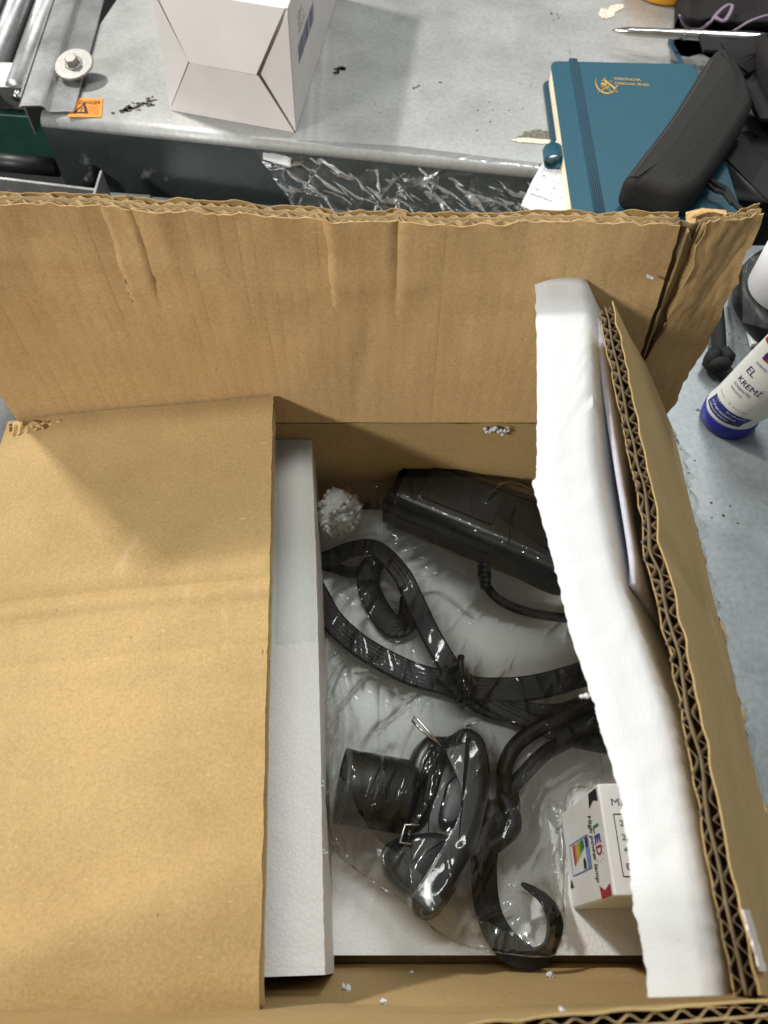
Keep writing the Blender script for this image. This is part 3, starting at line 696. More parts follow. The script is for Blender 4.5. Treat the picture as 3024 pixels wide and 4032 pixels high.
# ------------------------------------------------------------------ cord with knot, bag and roll, stick
kc = thing('knotted_cord', 'black cord with a knot lying on the bench beside the cream tube', 'cord', tuple(P(*z4(1020, 1200), 0)))
MB().tube(smooth_path([P(*z4(*p), z) for p, z in (((985, 800), .006), ((1005, 930), .006), ((1018, 1100), .006), ((1022, 1240), .008))], 8), .0052, 12).build('cord', STRAPM, kc, True)
kn = MB(); c = P(*z4(1020, 1282), .010)
pth = [c + Vector((.0055 * math.cos(a) * (1 + .3 * math.sin(2 * a)), .0055 * math.sin(a), .003 * math.sin(3 * a))) for a in [k * .35 for k in range(19)]]
kn.tube(pth, .0052, 10).build('knot', STRAPM, kc, True)
MB().tube(smooth_path([P(*z4(*p), z) for p, z in (((1030, 1310), .009), ((1075, 1380), .006), ((1150, 1450), .006), ((1250, 1540), .006))], 8), .0050, 12).build('cord', STRAPM, kc, True)
sb = thing('black_bag', 'crumpled black plastic bag by the white roll at the right edge', 'bag', tuple(P(*z4(1300, 720), 0)))
ol = [(lambda q: (q.x, q.y))(P(*z4(*p), .02)) for p in ((1195, 560), (1290, 470), (1420, 420), (1600, 500), (1600, 1060), (1420, 1060), (1310, 985), (1170, 745))]
rounded_body('body', ol, .0008, .024, BLACK_M, sb, .008)
wrp = MB(); A = []
for i in range(20):
    row = []
    for j in range(16):
        x = lerp(1200, 1560, i / 19); y = lerp(500, 1000, j / 15) + (x - 1200) * .25 * (1 if j > 8 else -.3)
        row.append(P(*z4(x, y), .025 + .005 * abs(nz(x * .012, y * .008, 5)) + .002 * nz(x * .05, y * .03, 2)))
    A.append(row)
wrp.grid(A).build('film_cover', WRAP, sb, True)
wr_ = thing('white_roll', 'white roll standing at the right edge behind the cream tube', 'roll', tuple(P(*z4(1480, 700), 0)))
c = P(*z4(1545, 730), .03); c.z = 0.027; 
lathe(MB(), c, [(.027, 0), (.0275, .001), (.0275, .0345), (.027, .0355)], 48).build('roll', PAPER, wr_, True)
tag(MB().box(P(*z4(1282, 1075), .003), (P(*z4(1265, 1000), 0) - P(*z4(1300, 1150), 0)) * .62, Vector((.0042, .0012, 0)), (0, 0, .002)).build('white_stick', plain('white_plastic', (.78, .78, .80), .4), None, False, .0004), 'short flat white stick lying between cream tube and black bag', 'stick')

# ================================================================== THE CARDBOARD BOX
ZH = .06; S = .36; XL, XR, YB, YF = -.2153, .161, .275, -.009; ZF = -.055; T = .0066
box = thing('cardboard_box', 'open brown double-wall cardboard box with torn flaps full of packing', 'box', (-.03, .13, ZF))
def board(name, f, parent, nu, nv, th=T, flute=True, layers=2, rag=.0012, wave=.0066, m_in=KRAFT_IN, m_out=KRAFT, seed=0, depth=.012, flip=1, rag2=None, label=None, rec_in=0, hole=0, irr=1.0, m_fl=None, mid_rec=0, fth=.00011, extra_u=()):
    """corrugated sheet: f(u, v) is its mid-surface, v = 1 the raw edge; two liners, waves between them at the raw edge"""
    e = 1e-3
    def nor(u, v):
        u0, u1 = max(u - e, 0), min(u + e, 1); v0, v1 = max(v - e, 0), min(v + e, 1)
        return ((f(u1, v) - f(u0, v)).cross(f(u, v1) - f(u, v0))).normalized() * flip
    H_ = (f(.5, 1) - f(.5, 0)).length; L_ = (f(1, 1) - f(0, 1)).length
    vs = [nv_ / (nv - 3) * (1 - .006 / H_) for nv_ in range(nv - 2)] + [1 - .003 / H_, 1]
    us = sorted([i / (nu - 1) for i in range(nu)] + list(extra_u))
    lt = .00045
    def sheet(off0, off1, ragk, v0=0):
        A = []; B = []
        for u in us:
            ra = []; rb_ = []
            for v in vs:
                if v < v0: continue
                d = 0; vr = v * (1 - (rec_in * (1 + .5 * nz(u * L_ * 40, seed, 5)) / H_ if ragk == 1 else 0))
                if v == 1: d = (rag2 or rag) * (nz(u * L_ * 90, seed + ragk * 7.1, .3) + .6 * nz(u * L_ * 330, seed + ragk * 3.3, 2.2)) - .0008
                p = f(u, vr); n_ = nor(u, vr); tv = (f(u, min(v, 1)) - f(u, min(v, 1) - .01)).normalized()
                bend = 0
                if v == 1: bend = .0010 * nz(u * L_ * 120, seed + 9 + ragk, 4)
                ra.append(p + n_ * (off0 + bend) + tv * d); rb_.append(p + n_ * (off1 + bend) + tv * d)
            A.append(ra); B.append(rb_)
        return A, B
    A, B = sheet(th / 2, th / 2 - lt, 1); o = MB().slab(A, B).build(name, m_in, parent, True); 
    for p in o.data.polygons: p.use_smooth = True
    o.data.set_sharp_from_angle(angle=R(40))
    mb = MB(); A, B = sheet(-th / 2 + lt, -th / 2, 2); mb.slab(A, B)
    # closing strips along the sides and the hinge
    for u in (0, 1):
        ui = .0015 / L_ if u == 0 else 1 - .0015 / L_
        mb.grid([[f(ui, v) + nor(ui, v) * (k * (th / 2 - .0001)) for k in (-1, -.33, .33, 1)] for v in vs[:-2]])
    oo = mb.build('outer_liner', m_out, o, True); oo.data.set_sharp_from_angle(angle=R(40))
    if flute:
        fm = MB(); gap = (th - lt * 2) / layers
        v1 = 1 - .0006 / H_; v0 = 1 - depth / H_
        for k in range(layers):
            base = -th / 2 + lt + gap * k; wl = wave * (1 if k else .86); nw = L_ / wl; n_s = int(nw * 8)
            A = []; B = []
            for i in range(n_s + 1):
                u = i / n_s; ph = 2 * math.pi * u * nw + irr * (2.5 * nz(u * L_ * 22, seed + k, 8) + 1.2 * nz(u * L_ * 90, seed + k, 3))
                cr = .72 + .28 * nz(u * L_ * 26, k + seed, 1); off = base + gap / 2 + (gap / 2 - .0002) * math.sin(ph) * cr
                ww = v1 - (hole + .0016 * (.5 + nz(u * L_ * 140, seed + k, 6))) / H_
                A.append([f(u, v) + nor(u, v) * (off + fth) for v in (v0, ww)]); B.append([f(u, v) + nor(u, v) * (off - fth) for v in (v0, ww)])
            fm.slab(A, B)
            if k: 
                n_s = 120; jit = lambda u: (.0004 + .35 * mid_rec) * nz(u * L_ * 60, seed, 3)
                fm.slab([[f(i / n_s, v) + nor(i / n_s, v) * (base + .0002 + jit(i / n_s)) for v in (v0, v1 - mid_rec * (1 + .8 * nz(i * .35, seed, 2)) / H_)] for i in range(n_s + 1)], [[f(i / n_s, v) + nor(i / n_s, v) * (base - .0002 + jit(i / n_s)) for v in (v0, v1 - mid_rec * (1 + .8 * nz(i * .35, seed, 2)) / H_)] for i in range(n_s + 1)])
        fm.build('fluting', m_fl or KRAFT_EDGE, o, True)
    if label: o['label'] = label
    return o
V = Vector
# walls, inner faces; bulging a little
def wall(name, a, b, z0, z1, out, bulge=.003, seed=0, m_in=KRAFT_IN):
    a = V(a); b = V(b); out = V(out)
    def f(u, v):
        p = lerp(a, b, u); 
        return V((p.x, p.y, lerp(z0, z1, v))) + out * (T / 2 + bulge * math.sin(math.pi * u) * math.sin(math.pi * min(1, v * .5 + .2)) + .0012 * nz(u * 3, v * 2, seed))
    return board(name, f, box, 24, 12, flute=False, flip=-1, seed=seed, m_in=m_in)
wall('back_wall', (XL, YB, 0), (XR, YB, 0), ZF, ZH - .001, (0, 1, 0), .001, 1)
wall('right_wall', (XR, YB, 0), (XR, YF, 0), ZF, ZH - .001, (1, 0, 0), .001, 2, KRAFT)
wall('left_wall', (XL, YF, 0), (XL, YB, 0), ZF, ZH - .001, (-1, 0, 0), .001, 3)
def ffw(u, v):
    x = lerp(XR, XL, u); z = lerp(ZF, ZH, v); y = lerp(.001, -.016, v) + .0012 * nz(u * 3, v * 2, 5); return V((x, y - T / 2, z))
board('front_wall', ffw, box, 24, 12, flute=False, flip=-1, seed=4)
MB().box(((XL + XR) / 2, (YB + YF) / 2, ZF - .002), ((XR - XL) / 2 + T, 0, 0), (0, (YB - YF) / 2 + T + .01, 0), (0, 0, .002)).build('base', KRAFT, box)
# back flap, standing; torn on the right
cr_v = [(0, 1400, 915), (.30, 1372, 808), (.62, 1432, 640), (.82, 1462, 560), (1, 1480, 496)]
def backY(u_x, v): return YB + .004 * v + T / 2
def bf_right(v): return PY(interpk([(a, b) for a, b, c in cr_v], v), interpk([(a, c) for a, b, c in cr_v], v), YB).x
# upper rim of the flap as seen
rim = [(-262, 436), (0, 448), (230, 456), (480, 470), (720, 484), (960, 492), (1200, 492), (1480, 492)]
rimw = [PY(x, y, YB) for x, y in rim]
def rimz(x):
    for a, b in zip(rimw, rimw[1:]):
        if x <= b.x: return lerp(a.z, b.z, (x - a.x) / (b.x - a.x))
    return rimw[-1].z
xl_top = rimw[0].x
slits = [PY(236, 500, YB).x, PY(293, 510, YB).x, PY(719, 560, YB).x, PY(1210, 500, YB).x]
slit_u = [(xs + k * .0003 - XL + .003) / (bf_right(.8) - XL + .003) for xs in slits[:3] for k in range(-9, 10)]
def st_(d, w=.00035): return .5 * (1 + math.tanh(d / w))
def crease_rel(x, v, top):
    j = .0016 * nz(v * 14, 3, 7) + .0006 * nz(v * 60, 1, 2)
    s1, s2, s3 = (st_(x - xs - j - .03 * (.9 - v) * k) for xs, k in zip(slits[:3], (-.10, -.02, .03)))
    r = -.0010 * (s1 - s2) * top + .0012 * s1 * (1 - s2) * 0
    r += -.0019 * s3 * math.exp(-max(0, x - slits[2]) / .035) * top
    vc = .735 - .30 * (x + .22) * .5 + .012 * nz(x * 30, 2, 9)
    r += -.0016 * math.exp(-((v - vc) / .010) ** 2) * (.4 + .8 * abs(nz(x * 22, 4, 4))) + .0014 * st_(v - vc, .012)
    for (a, b, am, wd_) in ((-.01, .35, .0010, .006), (.02, .45, -.0008, .010), (-.06, .3, .0007, .012)):
        r += am * math.exp(-((x - a - .02 * (v - .4)) / wd_) ** 2) * max(0, 1 - abs(v - b) * 2.2)
    return r
def fback(u, v):
    xl = lerp(XL, XL - .004, v); xr = bf_right(v) - .0012 * max(0, v - .25); xr += .0009 * nz(v * 30, 2, 1) * min(1, max(0, v - .25) * 4); x = lerp(xl, xr, u); zt = rimz(x); z = lerp(ZH + .001, zt, v)
    y = YB + T / 2 + .003 * v + .0022 * nz(x * 18, z * 14, 3) * v + .0010 * nz(x * 70, z * 40, 8) * v
    # a horizontal crease below the raw edge
    cz = v - (.74 - .07 * (x / .2)); y += -.0030 * math.exp(-(cz / .045) ** 2) * (.6 + .5 * nz(x * 25, 1, 1)) 
    for xc, wd_, am in ((-.118, .010, .0016), (-.098, .006, -.0016), (.006, .0022, .0024)):
        y += am * math.exp(-((x - xc) / wd_) ** 2) * max(0, (v - .55) / .45)
    top_ = min(1, max(0, (v - .62) / .12)); y += crease_rel(x, v, top_)
    return V((x, y, z))
bfo = board('back_flap', fback, box, 200, 30, th=.0078, rag=.0013, flip=1, seed=11, depth=.02, wave=.0074, rec_in=.0004, hole=.0, irr=1.4, fth=.0003, extra_u=slit_u)
bfo['label'] = 'tall back flap with ragged raw top edge and creases'
def fbr(u, v):
    lx = bf_right(v) + .0078 * min(1, max(0, (v - .24) / .30)) * (1 + .25 * nz(v * 14, 3, 3)); 
    rp = [(0, 1432, 925), (.22, 1490, 815), (.45, 1555, 715), (.68, 1605, 640), (1, 1690, 470)]
    rx = PY(interpk([(a, b) for a, b, c in rp], v), interpk([(a, c) for a, b, c in rp], v), YB).x
    x = lerp(lx, rx, u); k = u * v
    zt = rimz(lx) - .004 * u; z = lerp(ZH + .001, zt, v)
    rx += 0; x += .0012 * nz(v * 24, 5, 5) * u; y = YB + T / 2 + .003 * v + .010 * k + .004 * nz(x * 40, z * 30, 6) * v + .0030 * abs(nz(x * 80, z * 55, 8)) * v + .0008 * nz(x * 260, z * 160, 2)
    return V((x, y, z))
brt = board('torn_flap_corner', fbr, box, 40, 40, rag=.0022, flip=1, seed=21, wave=.0060)
# the ply showing in the tear
def ftear(u, v):
    v2 = lerp(.24, .985, v); lx = bf_right(v2) - .004; rx = bf_right(v2) + .0115 * min(1, .4 + v); x = lerp(lx, rx, u)
    z = lerp(ZH, rimz(lx), v2); y = YB + T * .95 + .0012 * math.sin(u * 9 + nz(v * 6, 0, 0) * 2) + .0012 * nz(u * 4, v * 9, 4)
    return V((x, y, z))
A = [[ftear(u / 14, v / 40) for v in range(41)] for u in range(15)]
MB().slab(A, [[p + V((0, .0006, 0)) for p in r] for r in A]).build('torn_ply', KRAFT_GREY, box, True)
tp = MB()
for k in range(5):
    A = []
    for j in range(25):
        v = lerp(.30 + .02 * k, .97 - .015 * k, j / 24); x = bf_right(v) + .0028 + .0011 * k * min(1, v) + .0003 * nz(v * 20, k, 1); z = lerp(ZH, rimz(x), v); y = YB + T * .30 + .0009 * k + .0008 * nz(v * 9, k, 5)
        A.append([V((x - .0004, y, z)), V((x + .0005, y + .0006, z))])
    tp.slab(A, [[p + V((0, .0025, 0)) for p in r] for r in A])
tp.build('torn_strip', KRAFT_EDGE, box)
# folded-over scrap behind the corner
A = []
for i in range(14):
    row = []
    for j in range(10):
        x, y = lerp(1482, 1570, i / 13), lerp(lerp(488, 470, i / 13), lerp(448, 455, i / 13) + (12 * (1 - i / 5) if i < 5 else 0), j / 9)
        row.append(PY(x, y, YB + .014 + .010 * j / 9 + .002 * nz(i * .4, j * .4, 1)))
    A.append(row)
MB().slab(A, [[p + V((0, .0008, -.0002)) for p in r] for r in A]).build('folded_scrap', KRAFT_IN, box, True)

# left flap folded over
fA = P(60, 912, ZH + .003); fB = P(595, 857, .086); fC = P(566, 2181, .086)
hl0 = V((XL - .004, YB - .002, ZH + .004)); hl1 = V((XL - .004, -.018, ZH + .004))
def fleft(u, v):
    a = lerp(hl0, hl1, u); b = lerp(fB, fC, u); p = lerp(a, b, v)
    z = p.z - T / 2 + .0022 * math.sin(math.pi * min(1, v)) + .0016 * nz(p.x * 14, p.y * 14, 2) + .0004 * nz(p.x * 60, p.y * 60, 5)
    for (uc, wd_, am) in ((.360, .016, .0007), (.388, .010, -.0011), (.409, .012, .0013), (.440, .02, -.0004), (.507, .010, -.0005), (.530, .02, .0006)):
        z += am * math.exp(-((u - uc - .02 * (1 - v)) / wd_) ** 2)
    e = max(0, (u - .955) / .045); z -= .0035 * e * e * v
    return V((p.x, p.y, z))
lf = board('left_flap', fleft, box, 120, 24, extra_u=[.3701 + .0021 * k for k in range(40)] + [.4901 + .0021 * k for k in range(30)], rag=.0004, flip=1, seed=31, m_in=KRAFT, m_out=KRAFT_IN, wave=.0064)
# right flap leaning inwards
rt0 = P(1304, 655, .184); rt1 = P(1606, 2150, .186)
hr0 = V((XR + .003, YB - .006, ZH + .003)); hr1 = V((XR + .003, -.014, ZH + .003))
def fright(u, v):
    a = lerp(hr0, hr1, u); b = lerp(rt0, rt1, u); p = lerp(a, b, v)
    n_ = V((.86, 0, .5)); return p + n_ * (.0006 * math.sin(math.pi * v) * (1 - u) + .0012 * nz(p.y * 20, v * 3, 7) - .002 * math.exp(-((u - .47) / .03) ** 2) * v)
rf = board('right_flap', fright, box, 110, 20, th=.0080, rag=.0014, flip=1, seed=41, m_in=KRAFT, m_out=KRAFT, wave=.0066, rec_in=.010, hole=.0030, irr=2.6, m_fl=KRAFT_SHADED, mid_rec=.0022)
rn_ = (rt1 - hr1).cross(rt0 - hr0 + hr0 - hr1).normalized(); rn_ = rn_ if rn_.x > 0 else -rn_
def on_right(x, y, off):
    d = ray(x, y); o_ = V((0, 0, CAMH)); t = (hr1 + rn_ * (.0041 + off) - o_).dot(rn_) / d.dot(rn_); return o_ + d * t
tm_ = MB(); A = [[on_right(lerp(1612, 1650, i / 12) - 7 + 14 * j + 2.5 * nz(i * .6, j, 2), lerp(1965, 2098, i / 12), .0012) for j in (0, 1)] for i in range(13)]
tm_.slab(A, [[p - rn_ * .0004 for p in r] for r in A]).build('tape_scrap', plain('white_tape', (.72, .66, .62), .5), box)
# front flap standing towards the viewer
ft0 = P(1760, 2140, .204); ft1 = P(-150, 2345, .204)
hf0 = V((XR + .002, -.0140, ZH - .004)); hf1 = V((XL, -.0140, ZH - .004))
def ffront(u, v):
    a = lerp(hf0, hf1, u); b = lerp(ft0, ft1, u); p = lerp(a, b, v); return p + V((0, .0012 * nz(p.x * 15, v * 3, 9) - T / 2, 0))
board('front_flap', ffront, box, 90, 14, rag=.0006, flip=-1, seed=51, wave=.0078)
# crushed corner at back left
cc = MB(); A = []; random.seed(14)
for i in range(90):
    t = i / 89; p = lerp(P(28, 918, ZH + .009), P(300, 893, ZH + .012), t); a_ = 1 - t * .75
    A.append([p + V((0, (.0006 * math.sin(i * 1.15) - .0018 * j) * a_, .0006 * math.cos(i * 1.15) * a_ - .0010 * j + .0012 * nz(i * .2, j, 4))) for j in range(4)])
cc.slab(A, [[p + V((0, .0003, -.0005)) for p in r] for r in A])
A = [[P(lerp(20, 95, i / 14), 916 - 8 * math.sin(math.pi * i / 14) + 16 * j / 4, ZH + .010 + .004 * nz(i * .5, j * .7, 8) - .002 * j / 4) for j in range(5)] for i in range(15)]
cc.slab(A, [[p - V((0, 0, .0006)) for p in r] for r in A])
cc.build('crushed_corner', KRAFT_IN, box, True)
# clear tape remains
def film(name, fn, nu, nv, m, parent, **kw):
    return MB().grid([[fn(i / (nu - 1), j / (nv - 1)) for j in range(nv)] for i in range(nu)]).build(name, m, parent, True)
film('clear_tape', lambda u, v: (lambda x: V((x, YB + T + .0044 + .0016 * v + .0008 * nz(x * 50, v * 4, 1), rimz(x) + lerp(-.03, -.0030 + .0012 * nz(x * 60, 3, 3), v))))(lerp(-.22, .125, u)), 160, 8, TAPE, box)
def ttape(u, v):
    y = lerp(.27, -.015, u); return V((XR + T + .001 + .010 * v * (.55 + .8 * abs(nz(y * 60, 2, 1)) + .4 * nz(y * 220, 1, 1)), y, ZH + .002 - .010 * v + .003 * nz(y * 90, v * 3, 5)))
film('clear_tape', ttape, 220, 8, BAG2, box)
def rimcard(u, v):
    y = lerp(.268, -.014, u); wv = .0055 + .0042 * nz(y * 45, 1, 2) + .0028 * nz(y * 160, 2, 2); return V((XR + .003 + wv * v, y, ZH + .0035 - .004 * v + .0012 * nz(y * 70, v, 3)))
A = [[rimcard(i / 150, j / 3) for j in range(4)] for i in range(151)]
MB().slab(A, [[p - V((0, 0, .0008)) for p in r] for r in A]).build('torn_hinge', KRAFT_IN, box, True)

# ================================================================== CONTENTS
ZE = -.030
# foam base
bx0, bx1, by0, by1 = XL + .006, XR - .006, .004, YB - .006
fb = MB(); A = [[V((lerp(bx0, bx1, i / 60), lerp(by0, by1, j / 50), ZE + .0012 * nz(i * .12, j * .12, 2))) for j in range(51)] for i in range(61)]
o = fb.slab(A, [[V((p.x, p.y, ZF + .001)) for p in r] for r in A]).build('polystyrene_sheet', EPS, None, True); o.data.set_sharp_from_angle(angle=R(40)); CONTENT.append(fb)
tag(o, 'white bead foam sheet lying on the bottom of the box', 'foam')
# left foam slab, on edge beside the folded flap
def strip_slab(name, left, right, z, down, hgt, m, label, nu=80, nrough=.0008, seed=0, content=False, nv=6):
    L = smooth_path([P(x, y, zz) for x, y, zz in left], 10); Rr = smooth_path([P(x, y, zz) for x, y, zz in right], 10)
    def at(path, t):
        f = t * (len(path) - 1); i = min(int(f), len(path) - 2); return lerp(path[i], path[i + 1], f - i)
    A = []; B = []
    dn = V(down).normalized()
    for i in range(nu + 1):
        t = i / nu; l = at(L, t); r = at(Rr, t); row = []; rb_ = []
        for j in range(nv + 1):
            p = lerp(l, r, j / nv); b = p + dn * hgt
            if j in (0, nv): p = p + V((nrough * (nz(p.y * 260, seed, j) + .8 * nz(p.y * 620, seed + 2, j)) * (1 if j == 0 else .35), 0, -.0009 + .0002 * nz(p.y * 150, seed + 3, j)))
            else: p = p + V((0, 0, .0004 * nz(p.x * 150, p.y * 150, seed)))
            row.append(p); rb_.append(b)
        A.append(row); B.append(rb_)
    rows = []
    mb = MB()
    # closed body in layers so that the sides keep some relief
    LAY = 8; nV = nv + 1
    ringN = [(i, 0) for i in range(nu + 1)] + [(nu, j) for j in range(1, nV)] + [(i, nv) for i in range(nu - 1, -1, -1)] + [(0, j) for j in range(nv - 1, 0, -1)]
    rings = []
    for k in range(LAY + 1):
        t = k / LAY; rings.append([lerp(A[i][j], B[i][j], t) + (V((nz(i * .9, k * .8, seed), nz(i * .7, k, seed + 5), 0)) * nrough * .5 if 0 < k else V()) for i, j in ringN])
    mb.loft(rings, False); mb.grid(A); mb.grid(B)
    o = mb.build(name, m, None, True)
    bm = bmesh.new(); bm.from_mesh(o.data); bmesh.ops.remove_doubles(bm, verts=bm.verts, dist=.00001); bmesh.ops.recalc_face_normals(bm, faces=bm.faces); bm.to_mesh(o.data); bm.free()
    o.data.set_sharp_from_angle(angle=R(50)); tag(o, label, 'foam', 'foam slabs standing on edge')
    if content: CONTENT.append(mb)
    return o
ZS = .042
strip_slab('foam_slab', [(560, 944, ZS), (552, 1300, ZS), (540, 1700, ZS), (528, 2112, ZS)], [(672, 942, ZS), (682, 1200, ZS), (692, 1600, ZS), (697, 1900, ZS), (702, 2106, ZS)], ZS, (0, 0, -1), .071, EPS, 'upright white foam slab beside the folded left flap', seed=3, content=True, nrough=.0009)
film('foam_tape', lambda u, v: lerp(P(600 - 4 * u, lerp(946, 1392, u), ZS + .0008), P(676 + 10 * u, lerp(944, 1385, u), ZS + .0008), v) + V((0, 0, .0007 * abs(nz(u * 30, v * 6, 2)))), 60, 14, TAPE, None)
tag(bpy.data.objects['foam_tape'], 'strip of clear tape on the left foam slab', 'tape')
# right foam slab, raised and leaning with the right flap
ZT = .168
sl = [(1157, 612), (1161, 800), (1160, 960), (1159, 1030), (1151, 1044), (1178, 1144), (1207, 1255), (1233, 1367), (1278, 1500), (1300, 1580), (1338, 1705), (1351, 1790), (1362, 1866), (1368, 1945), (1391, 2056), (1402, 2155)]
sr = [(1266, 586), (1277, 660), (1279, 780), (1283, 900), (1290, 1000), (1308, 1110), (1336, 1240), (1370, 1330), (1405, 1420), (1452, 1540), (1476, 1648), (1511, 1820), (1541, 1970), (1560, 2080), (1567, 2150)]
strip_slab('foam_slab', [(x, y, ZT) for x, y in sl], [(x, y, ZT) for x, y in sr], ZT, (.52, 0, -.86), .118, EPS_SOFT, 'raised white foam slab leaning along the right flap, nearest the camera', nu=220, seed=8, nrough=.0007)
# thin foam sheet peeling behind it
fs = MB(); tp_ = smooth_path([P(x, y, .158) for x, y in ((1283, 640), (1301, 740), (1316, 860), (1331, 960), (1352, 1085), (1370, 1200), (1373, 1262))], 8)
A = [[p + V((.030 * j / 6 + .004 * math.sin(i * .15) * j / 6, 0, -.06 * j / 6)) for j in range(7)] for i, p in enumerate(tp_)]
o = fs.slab(A, [[p + V((-.0022, 0, -.0006)) for p in r] for r in A]).build('foam_sheet', plain('foam_liner_sheet', (.72, .72, .86), .6), None, True); tag(o, 'thin white foam sheet curling behind the raised foam slab', 'foam')

# foam beads and crumbs
def ico(c, r, sub=1, amp=.0, seed=0, sc=(1, 1, 1)):
    bm = bmesh.new(); bmesh.ops.create_icosphere(bm, subdivisions=sub, radius=1)
    vs = [V(c) + V((v.co.x * sc[0], v.co.y * sc[1], v.co.z * sc[2])) * r * (1 + amp * nz(v.co.x * 1.7 + seed, v.co.y * 1.7, v.co.z * 1.7)) for v in bm.verts]
    bm.verts.index_update(); fs_ = [tuple(v.index for v in f.verts) for f in bm.faces]; bm.free(); return vs, fs_
ch = MB(); cc_ = P(732, 1108, .004); random.seed(2)
ch.add(*ico(cc_, .0125, 2, .5, 4, (1.0, 1.25, .9)))
for k in range(150):
    d = V((random.gauss(0, 1), random.gauss(0, 1), random.gauss(0, 1))).normalized(); p = cc_ + V((d.x * .0122, d.y * .0152, d.z * .011)) * (1 + .16 * nz(d.x * 2, d.y * 2, d.z * 2))
    ch.add(*ico(p, random.uniform(.0016, .0026), 1))
o = ch.build('foam_chunk', EPS_SOFT, None, True, content=True); tag(o, 'crumbled chunk of white bead foam beside the power adapter', 'foam')
def crumb(p, r, sc, label, seed, n=5):
    mb = MB(); random.seed(seed)
    for k in range(n):
        q = V(p) + V([random.uniform(-1, 1) * r * s for s in sc]); mb.add(*ico(q, r * random.uniform(.3, .9), 2, .9, seed + k * 3.7, (random.uniform(.7, 1.5), random.uniform(.7, 1.3), random.uniform(.6, 1))))
    o = mb.build('foam_crumb', EPS_SOFT, None, True); tag(o, label, 'foam crumb', 'white foam crumbs stuck on the cardboard'); return o
crumb(PY(1405, 597, YB - .002), .0011, (1.5, .3, .6), 'tiny foam crumb on the back flap by the torn corner', 1, 3)
crumb(PY(675, 713, YB - .002), .0005, (1, .3, 1), 'tiniest foam crumb near the middle of the back flap', 2, 2)
for k, dx in enumerate((0,)):
    mb = MB()
    random.seed(6)
    for j in range(16): mb.add(*ico(PY(1048 + 3.4 * j + random.gauss(0, 1), 930 + random.gauss(0, 2.2) + 2.5 * math.sin(j * .7), YB - .0014), random.uniform(.0007, .0017), 2, .8, j))
    tag(mb.build('foam_crumb', EPS_SOFT, None, True), 'long foam crumb stuck below the back flap crease', 'foam crumb', 'white foam crumbs stuck on the cardboard')
def on_front(x, y):
    d = ray(x, y); o_ = V((0, 0, CAMH)); best = None
    for k in range(2000):
        t = .2 + k * .0002; p = o_ + d * t
        if p.z < .204:
            if p.z > ZH:
                v = (p.z - ZH) / (.204 - ZH); yy = lerp(-.017, lerp(ft0.y, ft1.y, (ft0.x - p.x) / (ft0.x - ft1.x)), v)
            else: yy = lerp(.001, -.016, (p.z - ZF) / (ZH - ZF))
            if p.y <= yy + .0012: return p
    return o_ + d * .4
for (x, y, r, sc, l) in ((752, 2133, .0016, (1.6, .4, .8), 'foam crumb on the front flap beside the left foam slab'), (829, 2164, .0012, (1, .4, 1), 'round foam crumb low on the front flap'), (1188, 2106, .0016, (2.4, .4, .5), 'flat foam crumb on the front flap below the strap loop'),
                         (1212, 2188, .0012, (1.4, .4, .8), 'foam crumb just above the raw front edge'), (888, 2100, .0006, (1, .4, 1), 'speck of foam at the bottom of the front wall'), (846, 2188, .0009, (1.2, .4, .6), 'small foam crumb near the lower picture edge')):
    crumb(on_front(x, y), r, sc, l, int(x), 4)
crumb(P(13, 1905, .073), .0008, (1, 1, .2), 'foam crumb lying on the folded left flap', 9, 3)
crumb(P(1548, 1845, .165), .0011, (2.0, .5, .8), 'foam sliver poking from the right side of the raised slab', 12, 6)
crumb(P(1262, 1506, .164), .0011, (1.6, .5, .6), 'foam sliver poking from the left side of the raised slab', 13, 5)
crumb(P(701, 1840, .035), .0012, (.6, 1.4, .8), 'foam crumb hanging at the inner side of the left slab', 14, 4)
crumb(P(697, 1695, .036), .0010, (.6, 1.4, .8), 'ragged foam bit on the inner edge of the left slab', 15, 5)

# power adapter
za = ZE + .040
a0 = P(826, 1072, za); a1 = P(1218, 1232, za); ax_ = (a1 - a0).normalized(); ay_ = V((-ax_.y, ax_.x, 0)); Lw = .125; Ww = .044
pa_ = thing('power_adapter', 'black rectangular power adapter brick inside the clear bag', 'power adapter', tuple(a0 + ax_ * .05 + V((0, 0, -.04))))
def abox(s, t): p = a0 + ax_ * s + ay_ * t; return (p.x, p.y)
rounded_body('housing', [abox(*p) for p in ((0, 0), (Lw * .25, -.0006), (Lw * .5, -.0008), (Lw * .75, -.0006), (Lw, 0), (Lw, Ww * .5), (Lw, Ww), (Lw * .5, Ww), (0, Ww), (-.0003, Ww * .5))], ZE + .002, za, BLACK, pa_, .0075, .0008, content=True, sub=6)
lab = MB(); fnl = frame(a0 + ax_ * .02 + ay_ * .010 + V((0, 0, .0012)), ax_, ay_, .0002); quad(lab, fnl, 0, 0, .05, .024); lab.build('rating_label', BLACK_M, pa_)
gro = MB(); gro.box(a0 + ax_ * Lw * .5 + V((0, 0, -.017)) - ay_ * .0002, ax_ * (Lw * .49), ay_ * .0008, (0, 0, .0007)); gro.build('seam', BLACK_M, pa_)
gp = P(1040, 1240, ZE + .02)
sr_ = MB(); 
for k in range(5): sr_.cyl(gp + V((.002 + .0002 * k, .006 - .0030 * k, -.001 * k)), gp + V((.0022, .004 - .0030 * k, -.001 * k)), .0046 - .0003 * k, n=14)
sr_.build('strain_relief', BLACK, pa_, True, content=True)
MB().tube(smooth_path([P(x, y, z) for x, y, z in ((1040, 1238, ZE + .018), (1052, 1268, ZE + .012), (1085, 1300, ZE + .008), (1140, 1322, ZE + .006), (1220, 1335, ZE + .006), (1300, 1340, ZE + .006))], 8), .0030, 10).build('output_cord', CABLE, pa_, True, content=True)

